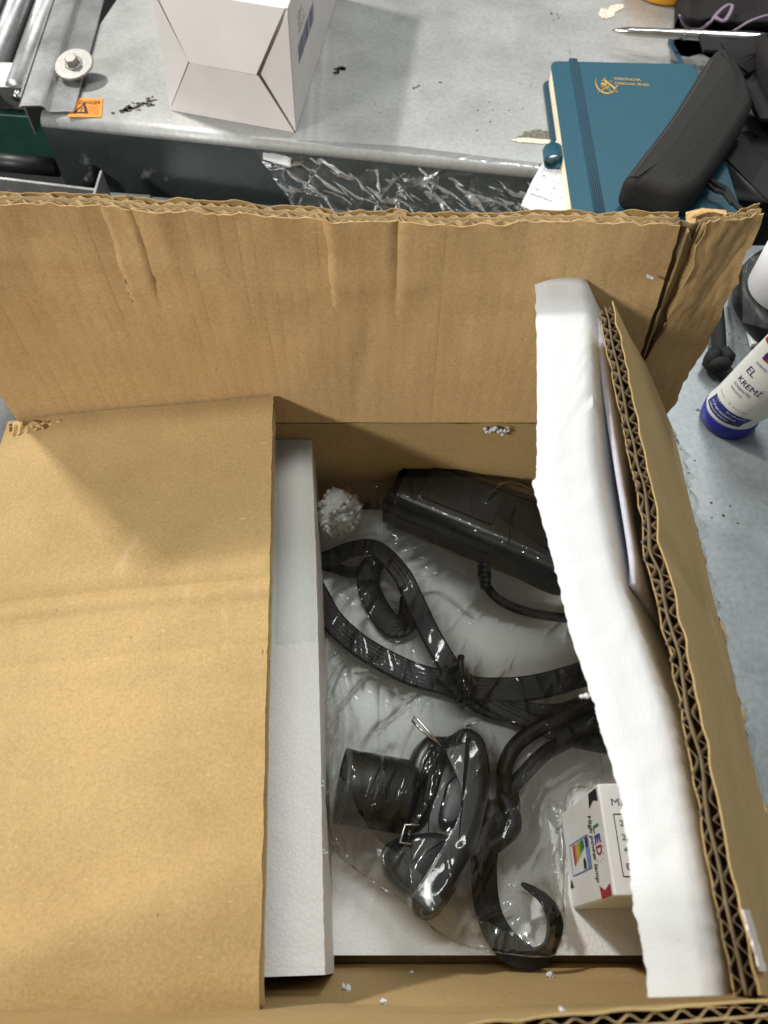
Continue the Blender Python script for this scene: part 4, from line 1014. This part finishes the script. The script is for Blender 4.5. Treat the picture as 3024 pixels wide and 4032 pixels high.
# bundled power cord
pc = thing('cord_bundle', 'bundled black mains cord tied in the middle inside the clear bag', 'cable', tuple(P(1005, 1490, ZE)))
def strands(pts, zs, n, r, spread, name='cord_strand'):
    base = smooth_path([P(x, y, z) for (x, y), z in zip(pts, zs)], 8)
    if n > 1:
        W = (n - 1) * spread + 2 * r; M = 6 * n; rings = []
        for i, p in enumerate(base):
            t = (base[min(i + 1, len(base) - 1)] - base[max(i - 1, 0)]).normalized(); s_ = t.cross(V((0, 0, 1))).normalized(); tw = .25 * nz(i * .05, n, pts[0][0]); sd_ = s_ * math.cos(tw) + V((0, 0, math.sin(tw))); u_ = V((0, 0, 1)) * math.cos(tw) - s_ * math.sin(tw)
            up_ = []; dn_ = []
            for q in range(M + 1):
                a = q / M * 2 - 1; hgt = .0015 * (1 - abs(a) ** 6) ** .5 - .00016 * abs(math.cos(math.pi * n * (a + 1) / 2)) ** 8
                up_.append(p + sd_ * (a * W / 2) + u_ * hgt); dn_.append(p + sd_ * (a * W / 2) - u_ * .0015 * (1 - abs(a) ** 6) ** .5)
            rings.append(up_ + dn_[-2:0:-1])
        MB().loft(rings, True).build('flat_cord', CABLE, pc, True, content=True); return
    for k in range(n):
        o_ = (k - (n - 1) / 2) * spread; pth = []
        for i, p in enumerate(base):
            t = (base[min(i + 1, len(base) - 1)] - base[max(i - 1, 0)]).normalized(); s_ = t.cross(V((0, 0, 1))).normalized()
            pth.append(p + s_ * o_ + V((0, 0, .0006 * nz(i * .06, k * 2.2, 1) + (.0003 if k % 2 else 0))))
        MB().tube(pth, r, 10).build(name, CABLE, pc, True, content=True)
c_ = lambda *l: [z6(*p) for p in l]
E_ = ZE
strands(c_((60, 745), (180, 705), (300, 655), (420, 650), (540, 765), (610, 900), (680, 1050), (740, 1160), (810, 1270), (890, 1360)), [E_ + .008, E_ + .012, E_ + .016, E_ + .02, E_ + .022, E_ + .020, E_ + .014, E_ + .012, E_ + .012, E_ + .012], 5, .0017, .0023)
strands(c_((60, 700), (190, 740), (300, 770), (380, 740), (450, 690)), [E_ + .006] * 5, 3, .0017, .0023)
strands(c_((440, 690), (390, 760), (385, 840), (420, 930), (480, 1020), (540, 1045), (590, 990), (600, 900)), [E_ + .014, E_ + .008, E_ + .006, E_ + .006, E_ + .007, E_ + .008, E_ + .010, E_ + .013], 6, .0017, .0023)
strands(c_((50, 740), (130, 890), (200, 1010), (330, 1130), (480, 1220), (620, 1285), (780, 1330), (900, 1390), (1000, 1440), (1200, 1490), (1400, 1520), (1700, 1540)), [E_ + .008] * 12, 6, .0017, .0023)
strands(c_((760, 1260), (880, 1340), (1000, 1360), (1200, 1350), (1400, 1300), (1650, 1220)), [E_ + .012] * 6, 6, .0017, .0023)
strands(c_((820, 1310), (960, 1390), (1120, 1440), (1300, 1465), (1420, 1440), (1650, 1340)), [E_ + .009] * 6, 3, .0017, .0023)
strands(c_((900, 1360), (1050, 1450), (1220, 1530), (1400, 1600), (1700, 1660)), [E_ + .011] * 5, 4, .0017, .0023)
strands(c_((1050, 1440), (1250, 1500), (1400, 1500), (1550, 1440), (1700, 1360)), [E_ + .006] * 5, 2, .0017, .0023)
d_ = lambda *l: [z7(*p) for p in l]
strands(d_((1330, 120), (1180, 190), (1060, 250), (970, 320), (925, 420), (925, 520), (930, 600), (880, 680), (850, 740)), [ZE + .012] * 9, 1, .0045, 0)
strands(d_((1330, 210), (1210, 290), (1100, 350), (1010, 440), (955, 510), (960, 600), (900, 690)), [ZE + .010] * 7, 1, .0043, 0)
strands(d_((905, 530), (950, 600), (960, 670), (900, 730), (850, 760)), [ZE + .016] * 5, 1, .005, 0)
tw = MB(); tw.tube(smooth_path([P(*z6(*p), z) for p, z in (((850, 1195), ZE + .024), ((845, 1230), ZE + .026), ((850, 1290), ZE + .024), ((840, 1350), ZE + .018), ((820, 1390), ZE + .006))], 6), .0020, 8)
for k in range(3): tw.tube(smooth_path([P(*z6(815 + 22 * k + dx, 1290 + 30 * k + dy), z) for dx, dy, z in ((40, -60, ZE + .004), (45, -20, ZE + .020), (20, 50, ZE + .022), (-10, 100, ZE + .004))], 6), .0013, 6)
tw.build('twist_tie', CABLE, pc, True, content=True)
# flat strap loop
st = ribbon('strap_loop', [P(*z7(*p), z) for p, z in (((880, 640), ZE + .018), ((850, 740), ZE + .018), ((838, 850), ZE + .016), ((850, 1000), ZE + .012), ((895, 1130), ZE + .010), ((970, 1215), ZE + .010), ((1060, 1245), ZE + .012), ((1130, 1190), ZE + .016), ((1150, 1080), ZE + .018), ((1100, 980), ZE + .018), ((1000, 912), ZE + .014))],
            .0140, STRAPM, .0014, lambda t: interpk([(0, .2), (.35, .3), (.55, -.7), (.7, -1.0), (.85, -.7), (1, -.5)], t), None, True, lambda t: 1 if t < .78 else lerp(1, .10, (t - .78) / .22))
tag(st, 'black flat strap curling into a loop near the front of the box', 'strap')

# plug adapter: two moulded shells with prongs
pg = thing('plug_adapter', 'glossy black moulded plug adapter with metal prongs inside the clear bag', 'plug', tuple(P(930, 1770, ZE)))
def o7(pts, z): return [(lambda q: (q.x, q.y))(P(*z7(*p), z)) for p in pts]
zt_ = ZE + .034
rounded_body('main_shell', o7(((590, 255), (680, 262), (742, 228), (800, 236), (850, 295), (870, 420), (862, 560), (830, 690), (775, 830), (705, 960), (645, 1045), (590, 1074), (535, 1045), (505, 985), (420, 900), (392, 830), (400, 745), (470, 700), (476, 640), (488, 450), (528, 325)), ZE + .024), ZE + .002, ZE + .024, BLACK, pg, .008, .001, content=True)
rounded_body('side_shell', o7(((585, 262), (660, 280), (690, 320), (660, 430), (620, 560), (580, 660), (510, 690), (484, 640), (494, 450), (530, 330)), zt_ - .002), ZE + .012, zt_ - .002, BLACK, pg, .008, .002, content=True)
rounded_body('rim_shell', o7(((742, 234), (800, 240), (848, 298), (866, 420), (858, 560), (826, 690), (770, 825), (700, 955), (640, 1035), (590, 1060), (560, 1030), (620, 930), (700, 800), (760, 690), (790, 590), (785, 480), (745, 380), (715, 300)), zt_ + .002), ZE + .012, zt_ + .002, BLACK, pg, .0065, .0, content=True)
rounded_body('socket_panel', o7(((672, 480), (730, 430), (760, 480), (775, 560), (740, 640), (690, 670), (640, 640)), zt_ - .001), ZE + .012, zt_ - .001, BLACK, pg, .003, .0, content=True)
rounded_body('inner_block', o7(((520, 700), (620, 690), (690, 720), (650, 830), (580, 930), (500, 940), (430, 860), (420, 780)), ZE + .029), ZE + .012, ZE + .029, BLACK_M, pg, .004, .001, content=True)
def wire(pts, zs, r=.0006): return MB().tube([P(*z7(*p), z) for p, z in zip(pts, zs)], r, 8).build('prong', CHROME, pg, True)
wire([(640, 308), (560, 248), (522, 208), (532, 192), (545, 200), (590, 250), (650, 320)], [zt_ + .001] * 7)
wire([(555, 662), (492, 660), (470, 738), (528, 746)], [ZE + .033] * 4, .0008)
wire([(760, 232), (810, 210)], [zt_ + .001, zt_ + .004], .0006)
# black sleeve left of it
sv = thing('plastic_socket', 'short hollow black cylinder beside the plug, its open end to the left', 'socket', tuple(P(805, 1700, ZE)))
ca = P(740, 1697, ZE + .026); cb = P(884, 1722, ZE + .0195); cx_ = (cb - ca).normalized(); cy_ = cx_.cross(V((0, 0, 1))).normalized(); cz_ = cy_.cross(cx_); CL = (cb - ca).length
def cring(s_, r): return [ca + cx_ * s_ + (cy_ * math.cos(2 * math.pi * k / 40) + cz_ * math.sin(2 * math.pi * k / 40)) * r for k in range(40)]
cm = MB(); cm.loft([cring(CL * .55, .0005), cring(CL * .55, .0158), cring(.001, .0166), cring(0, .0170), cring(0, .0184), cring(.001, .0190), cring(CL - .002, .0190), cring(CL, .017), cring(CL, .0005)], False)
cm.build('barrel', BLACK_M, sv, True, content=True).data.set_sharp_from_angle(angle=R(50))
cm = MB(); cm.loft([cring(-.0012, .0166), cring(-.0012, .0192), cring(.0016, .0194), cring(.0016, .0191), cring(-.0004, .0167), cring(-.0012, .0166)], False); cm.build('lip', plain('grey_rubber', (.09, .095, .09), .4), sv, True)

# LED lamp carton
lz0, lz1 = ZE + .001, .055
E1 = P(1290, 1692, lz1); E2 = P(1327, 1937, lz1); lu = (E2 - E1).normalized(); lv = V((-lu.y, lu.x, 0))
if lv.x < 0: lv = -lv
LL = (E2 - E1).length
ld = thing('lamp_carton', 'small white printed LED lamp carton standing under the raised foam slab', 'carton', tuple(E1 + V((0, 0, lz0 - lz1))))
body = [E1, E2, E2 + lv * .045, E1 + lv * .045]
lm = MB(); lm.loft([[V((p.x, p.y, lz0)) for p in body], body], True); lm.build('carton', CARTON_LED, ld, False, .0012, True)
def side(s, t): return E1 + lu * s + V((0, 0, t)) - lv * .0003      # t negative = down the left face
def topf(s, t): return E1 + lu * s + lv * t + V((0, 0, .0003))
H_ = lz1 - lz0
def S_(f, t): return side(f * LL, t)
pm = MB(); poly(pm, S_, [(.03, -.018), (.165, -.020), (.115, -.0115), (.15, -.003), (.03, -.003)]); pm.build('ribbon_mark', INK, ld)
pm = MB(); poly(pm, S_, [(.995, -.020), (.875, -.0215), (.925, -.0125), (.88, -.003), (.985, -.003)]); pm.build('ribbon_mark', INK_RED, ld)
pm = MB(); fit_text(pm, 'High power lamp', lambda s, t: side(.22 * LL + s, -.0275 + t), LL * .62, .0085, .3, .008); pm.build('lettering', INK, ld)
for s, m_, x0, w_ in (('L', INK_GREEN, .34, .07), ('E', INK_BLUE, .43, .08), ('D', INK_RED, .53, .085)):
    pm = MB(); fit_text(pm, s, lambda a, b, x0=x0: side(x0 * LL + a, -.0180 + b), w_ * LL, .0100, 0, .02); pm.build('lettering', m_, ld)
sn_ = MB()
for k in range(11):
    a = 2 * math.pi * k / 11; c0 = (.573 * LL, -.0130); q0, q1 = .0052, .0070
    poly(sn_, side, [(c0[0] + q0 * .75 * math.cos(a), c0[1] + q0 * 1.2 * math.sin(a)), (c0[0] + q1 * .75 * math.cos(a - .05), c0[1] + q1 * 1.25 * math.sin(a - .05)), (c0[0] + q1 * .75 * math.cos(a + .05), c0[1] + q1 * 1.25 * math.sin(a + .05))])
sn_.build('sun_rays', INK_RED, ld)
el0, el1, et0, et1 = .375 * LL, .695 * LL, -.072, -.030
pm = MB(); quad(pm, side, el0, et1 - .0006, el1, et1); quad(pm, side, el0, et0, el0 + .0004, et1); quad(pm, side, el1 - .0004, et0, el1, et1); quad(pm, side, el0, et0, el1, et0 + .0006); pm.build('label_frame', INK_BLUE, ld)
pm = MB(); quad(pm, side, el0 + .0009, et1 - .0075, el0 + .0052, et1 - .0018); pm.build('label_flag', INK_NAVY, ld)
pm = MB(); quad(pm, side, el0 + .0056, et1 - .0075, el1 - .0009, et1 - .0018); pm.build('label_header', INK_SKY, ld)
for k, m_ in enumerate((INK_GREEN, INK_GREEN, INK_LIME, INK_YELLOW, INK_YELLOW, INK_ORANGE, INK_RED)):
    pm = MB(); t = et1 - .0105 - .0036 * k; w_ = .0038 + .0009 * k
    poly(pm, side, [(el0 + .001, t), (el0 + .001 + w_, t), (el0 + .0018 + w_, t - .0014), (el0 + .001 + w_, t - .0028), (el0 + .001, t - .0028)]); pm.build('rating_arrow', m_, ld)
pm = MB(); poly(pm, side, [(el0 + .0088, et1 - .0130), (el0 + .0104, et1 - .0105), (el1 - .001, et1 - .0105), (el1 - .001, et1 - .0155), (el0 + .0104, et1 - .0155)]); pm.build('class_marker', INK, ld)
pm = MB(); poly(pm, S_, [(.71, -.0775), (.80, -.0735), (.80, -.0815)]); pm.build('triangle_mark', INK, ld)
def rot(f, y): return lambda s, t: topf(f * LL - t, y + s)
pm = MB(); fit_text(pm, 'MR16', rot(.21, .0050), .0125, .066 * LL)
for f, s in ((.395, '230V'), (.52, '220V'), (.63, '40W'), (.775, 'E14')): fit_text(pm, s, rot(f, .0072), .0085, .053 * LL)
pm.build('lettering', INK_GREY, ld)
pm = MB()
for a, b, c, d in ((.284, .0050, .292, .034), (.83, .0050, .838, .034), (.284, .0050, .838, .0053)): quad(pm, lambda s, t: topf(s * LL, t), a, b, c, d)
pm.build('text_frame', INK, ld)

# ------------------------------------------------------------------ clear bag draped over the contents
bv = []; bfc = []
for m_ in CONTENT:
    b0 = len(bv); bv += [tuple(v) for v in m_.v]; bfc += [tuple(i + b0 for i in f) for f in m_.f]
tree = BVHTree.FromPolygons(bv, bfc)
GX, GY = 230, 330; X0, X1, Y0, Y1 = -.034, .150, .004, .268
hx = np.linspace(X0, X1, GX); hy = np.linspace(Y0, Y1, GY); base = np.full((GX, GY), ZE)
for i in range(GX):
    for j in range(GY):
        h = tree.ray_cast(V((hx[i], hy[j], .05)), V((0, 0, -1)))
        if h[0] is not None: base[i, j] = max(ZE, h[0].z)
# ignore the carton (beside the bag) and the tall slab at the left
cx0 = (E1.x + E2.x) / 2 - .006
Xg, Yg = np.meshgrid(hx, hy, indexing='ij')
base = np.where((base > .020), ZE + .012, base)
h = base.copy() + .0015
for step in (8, 4, 2, 1):                       # coarse to fine membrane over the contents
    b_ = base[::step, ::step]; hh = h[::step, ::step].copy()
    if step > 1:
        pb = np.pad(base, step, mode='edge'); b_ = np.max([pb[dx:dx + GX:step, dy:dy + GY:step][:hh.shape[0], :hh.shape[1]] for dx in range(step, 2 * step) for dy in range(step, 2 * step)], axis=0)
    for it in range(700 if step > 1 else 260):
        pdd = np.pad(hh, 1, mode='edge'); av = (pdd[:-2, 1:-1] + pdd[2:, 1:-1] + pdd[1:-1, :-2] + pdd[1:-1, 2:]) / 4
        hh = np.maximum(b_ + .0012, av - .00002 * step)
    if step > 1:
        ii = np.minimum(np.arange(GX) / step, hh.shape[0] - 1.001); jj = np.minimum(np.arange(GY) / step, hh.shape[1] - 1.001)
        i0 = ii.astype(int); j0 = jj.astype(int); fi = (ii - i0)[:, None]; fj = (jj - j0)[None, :]
        h = np.maximum(base + .0012, hh[i0][:, j0] * (1 - fi) * (1 - fj) + hh[i0 + 1][:, j0] * fi * (1 - fj) + hh[i0][:, j0 + 1] * (1 - fi) * fj + hh[i0 + 1][:, j0 + 1] * fi * fj)
    else: h = hh
def crease(pts, ht, wd):
    global h
    pth = smooth_path([P(x, y, .002) for x, y in pts], 6); d = np.full((GX, GY), 9.0); tt = np.zeros((GX, GY))
    jx = .0012 * NJ1; jy = .0012 * NJ2
    for k in range(len(pth) - 1):
        a, b = pth[k], pth[k + 1]; ex_, ey_ = b.x - a.x, b.y - a.y; L2 = ex_ * ex_ + ey_ * ey_ + 1e-12
        t = np.clip(((Xg + jx - a.x) * ex_ + (Yg + jy - a.y) * ey_) / L2, 0, 1); dd = np.hypot(Xg + jx - a.x - t * ex_, Yg + jy - a.y - t * ey_)
        m = dd < d; d = np.where(m, dd, d); tt = np.where(m, (k + t) / (len(pth) - 1), tt)
    h = h + ht * np.exp(-d / wd) * np.clip(np.minimum(tt, 1 - tt) * 6, 0, 1)
def nfield(f, sd):
    return np.array([[noise.noise(Vector((hx[i] * f, hy[j] * f, sd))) for j in range(GY)] for i in range(GX)])
def ridged(X, Y, ang, fx, fy, seed, p=3):
    ca, sa = math.cos(ang), math.sin(ang); U = (X * ca + Y * sa) * fx; W = (-X * sa + Y * ca) * fy
    out = np.array([[noise.noise(Vector((U[i, j], W[i, j], seed))) for j in range(GY)] for i in range(GX)])
    return (1 - np.clip(np.abs(out) * 2.2, 0, 1)) ** p
NJ1 = nfield(120, 1.5); NJ2 = nfield(120, 7.5)
for l in (((570, 840), (582, 960), (560, 1250), (575, 1320)), ((640, 1240), (520, 1400), (380, 1490)), ((1180, 1060), (1000, 1310), (820, 1530)), ((1430, 1240), (1310, 1520)), ((600, 790), (740, 740), (950, 900)),
          ((180, 860), (170, 1030)), ((350, 640), (560, 830)), ((470, 420), (440, 330), (330, 400)), ((480, 240), (300, 420), (200, 560)), ((520, 210), (420, 480)), ((600, 350), (615, 440)), ((1100, 420), (1060, 680)), ((940, 460), (1240, 230)), ((290, 1170), (380, 1160), (440, 1220)), ((700, 1150), (760, 1240))):
    crease([z6(*p) for p in l], .0032, .0012)
for l in (((790, 60), (700, 250), (520, 560), (490, 650)), ((860, 0), (690, 330), (600, 560)), ((1260, 30), (1100, 330), (980, 520)), ((1150, 440), (1330, 340)), ((260, 480), (330, 640), (400, 900)), ((200, 60), (180, 200), (140, 400)),
          ((240, 100), (180, 420), (200, 620)), ((290, 880), (500, 1000)), ((310, 960), (480, 1100), (740, 1180), (1000, 1230)), ((1150, 560), (1200, 760), (1190, 1000)),
          ((330, 190), (420, 120), (520, 60)), ((180, 700), (260, 860), (360, 960)), ((900, 250), (780, 480)), ((960, 620), (1040, 460)), ((1080, 960), (1100, 1080)), ((160, 560), (210, 700), (230, 900)), ((1000, 1000), (800, 1100))):
    crease([z7(*p) for p in l], .0026, .0011)
wr1 = ridged(Xg, Yg, R(62), 11, 80, 1.0, 5); wr2 = ridged(Xg, Yg, R(100), 13, 72, 7.0, 5); low = nfield(40, 3.3)
edge_ = np.clip((.045 - Xg) / .06, .15, 1)
h = h + .0046 * wr1 * edge_ + .0036 * wr2 * edge_ + .0016 * low
# outline of the bag
olp = [P(x, y, -.01) for x, y in ((688, 1180), (700, 1120), (760, 1075), (800, 1060), (850, 996), (960, 1010), (1130, 1080), (1280, 1120), (1400, 1300), (1400, 1660), (1250, 1690), (1236, 1800), (1228, 1960), (1214, 2040), (1190, 2066), (1120, 2062), (1020, 2045), (940, 2010), (860, 1940), (770, 1880), (722, 1830), (700, 1740), (690, 1500))]
poly2 = [(p.x, p.y) for p in olp]
def inside(x, y):
    c = False; n_ = len(poly2)
    for i in range(n_):
        xa, ya = poly2[i]; xb, yb = poly2[(i + 1) % n_]
        if (ya > y) != (yb > y) and x < (xb - xa) * (y - ya) / (yb - ya) + xa: c = not c
    return c
bg_ = MB(); idx = {}
M_ = np.array([[inside(hx[i] + .0012 * nz(hy[j] * 90, 1, 1), hy[j] + .0012 * nz(hx[i] * 90, 2, 2)) for j in range(GY)] for i in range(GX)])
for i in range(GX):
    for j in range(GY):
        if M_[i, j]: idx[i, j] = len(bg_.v); bg_.v.append(V((hx[i], hy[j], h[i, j])))
for i in range(GX - 1):
    for j in range(GY - 1):
        q = [(i, j), (i + 1, j), (i + 1, j + 1), (i, j + 1)]
        if all(k in idx for k in q): bg_.f.append(tuple(idx[k] for k in q))
o = bg_.build('plastic_bag', BAG, None, True)
hem = []
for p in smooth_path([V((q.x, q.y, 0)) for q in olp + [olp[0]]], 10):
    i = int((p.x - X0) / (X1 - X0) * (GX - 1)); j = int((p.y - Y0) / (Y1 - Y0) * (GY - 1))
    if 0 <= i < GX and 0 <= j < GY and p.x < .125: hem.append(V((p.x + .0012 * nz(p.y * 90, 1, 1), p.y, h[i, j] + .0003)))
MB().tube(hem, .00045, 5).build('bag_rim', BAG2, o, True)
fold_p = [[P(x, y, -.01) for x, y in l] for l in (((700, 1500), (735, 1540), (742, 1700), (800, 1800), (880, 1870), (960, 1960), (1080, 2000), (1205, 2000), (1190, 2062), (1020, 2042), (900, 1980), (770, 1880), (722, 1830), (700, 1740)), ((1195, 1700), (1230, 1720), (1238, 1800), (1226, 1960), (1205, 1985), (1196, 1850)))]
for fp_ in fold_p:
    fm_ = MB(); poly2 = [(p.x, p.y) for p in fp_]; ix = {}
    for i in range(GX):
        for j in range(GY):
            if inside(hx[i] + .002 * NJ1[i, j], hy[j] + .002 * NJ2[i, j]): ix[i, j] = len(fm_.v); fm_.v.append(V((hx[i], hy[j], h[i, j] + .0012 + .0016 * wr1[i, j] + .0012 * wr2[i, j])))
    for i in range(GX - 1):
        for j in range(GY - 1):
            q = [(i, j), (i + 1, j), (i + 1, j + 1), (i, j + 1)]
            if all(k in ix for k in q): fm_.f.append(tuple(ix[k] for k in q))
    fm_.build('folded_film', BAG2, o, True)
tag(o, 'clear wrinkled plastic bag around the black adapter and cables', 'plastic bag')

# ------------------------------------------------------------------ stretch film hanging over the worktop edge
A = []
NU, NV = 260, 110
random.seed(21)
folds = [(random.uniform(0, 1), random.uniform(.15, 1.05), random.uniform(-1.2, 1.2), random.uniform(.10, .42), random.uniform(.006, .020), random.uniform(.3, 1) * random.choice((1, 1, -1))) for _ in range(70)]
FU, FV = np.meshgrid(np.linspace(0, 1, NU), np.linspace(0, 1, NV), indexing='ij'); FW = np.zeros((NU, NV))
for (cu, cv_, an, ln, wd_, am) in folds:
    du = (FU - cu) * .42; dv = (FV - cv_) * .105; ca, sa = math.cos(an), math.sin(an)
    a_ = du * ca + dv * sa; b_ = -du * sa + dv * ca + .9 * a_ * a_ * am
    FW += am * np.exp(-(a_ / (ln * .25)) ** 2) * np.exp(-np.abs(b_) / (wd_ * .16))
for i in range(NU):
    row = []
    u = i / (NU - 1)
    for j in range(NV):
        v = j / (NV - 1)
        xt = lerp(540, 1215, u); yt = lerp(296, 360, u) - 10 * (1 - abs(u - .5) * 2); p0 = P(xt, yt, .0)
        p_edge = eL + ed * ((p0 - eL).dot(ed))
        s_ = v * .105 * (1 + .10 * nz(u * 12, 1, 1)); on_top = (p0 - p_edge).dot(en) * (1 + .35 * nz(u * 16, 4, 4))
        if s_ < on_top: q = p0 - en * s_ + V((0, 0, .0008))
        else:
            dn_ = s_ - on_top; q = p_edge - en * (.0045 + .10 * dn_ + .25 * max(0, dn_ - .05)) + V((0, 0, -dn_ * .92)) + ed * (dn_ * .6 * (1 - u))
        k_ = min(1, max(0, (s_ - on_top) / .02))
        w_ = (.0005 + .0042 * k_) * FW[i, j] + k_ * (.010 * abs(nz(u * 7 + v * 2, v * 4, 1)) + .0022 * nz(u * 22 - v * 6, v * 9, 5))
        row.append(q + (V((0, 0, 1)) * (1 - k_) - en * k_ + V((0, 0, .5)) * k_) * w_)
    A.append(row)
o = MB().grid(A).build('stretch_film', WRAP, None, True); tag(o, 'crumpled clear stretch film hanging over the worktop front edge', 'plastic film')
fp = MB(); A = [[P(lerp(568, 628, i / 8) + 4 * nz(i, j, 1), lerp(lerp(316, 342, i / 8), lerp(344, 362, i / 8), j / 4), -.012 + .002 * nz(i * .5, j, 2)) for j in range(5)] for i in range(9)]
o = fp.slab(A, [[p + V((0, .003, -.002)) for p in r] for r in A]).build('foam_scrap', EPS_SOFT, None, True); tag(o, 'white foam scrap caught in the stretch film', 'foam')
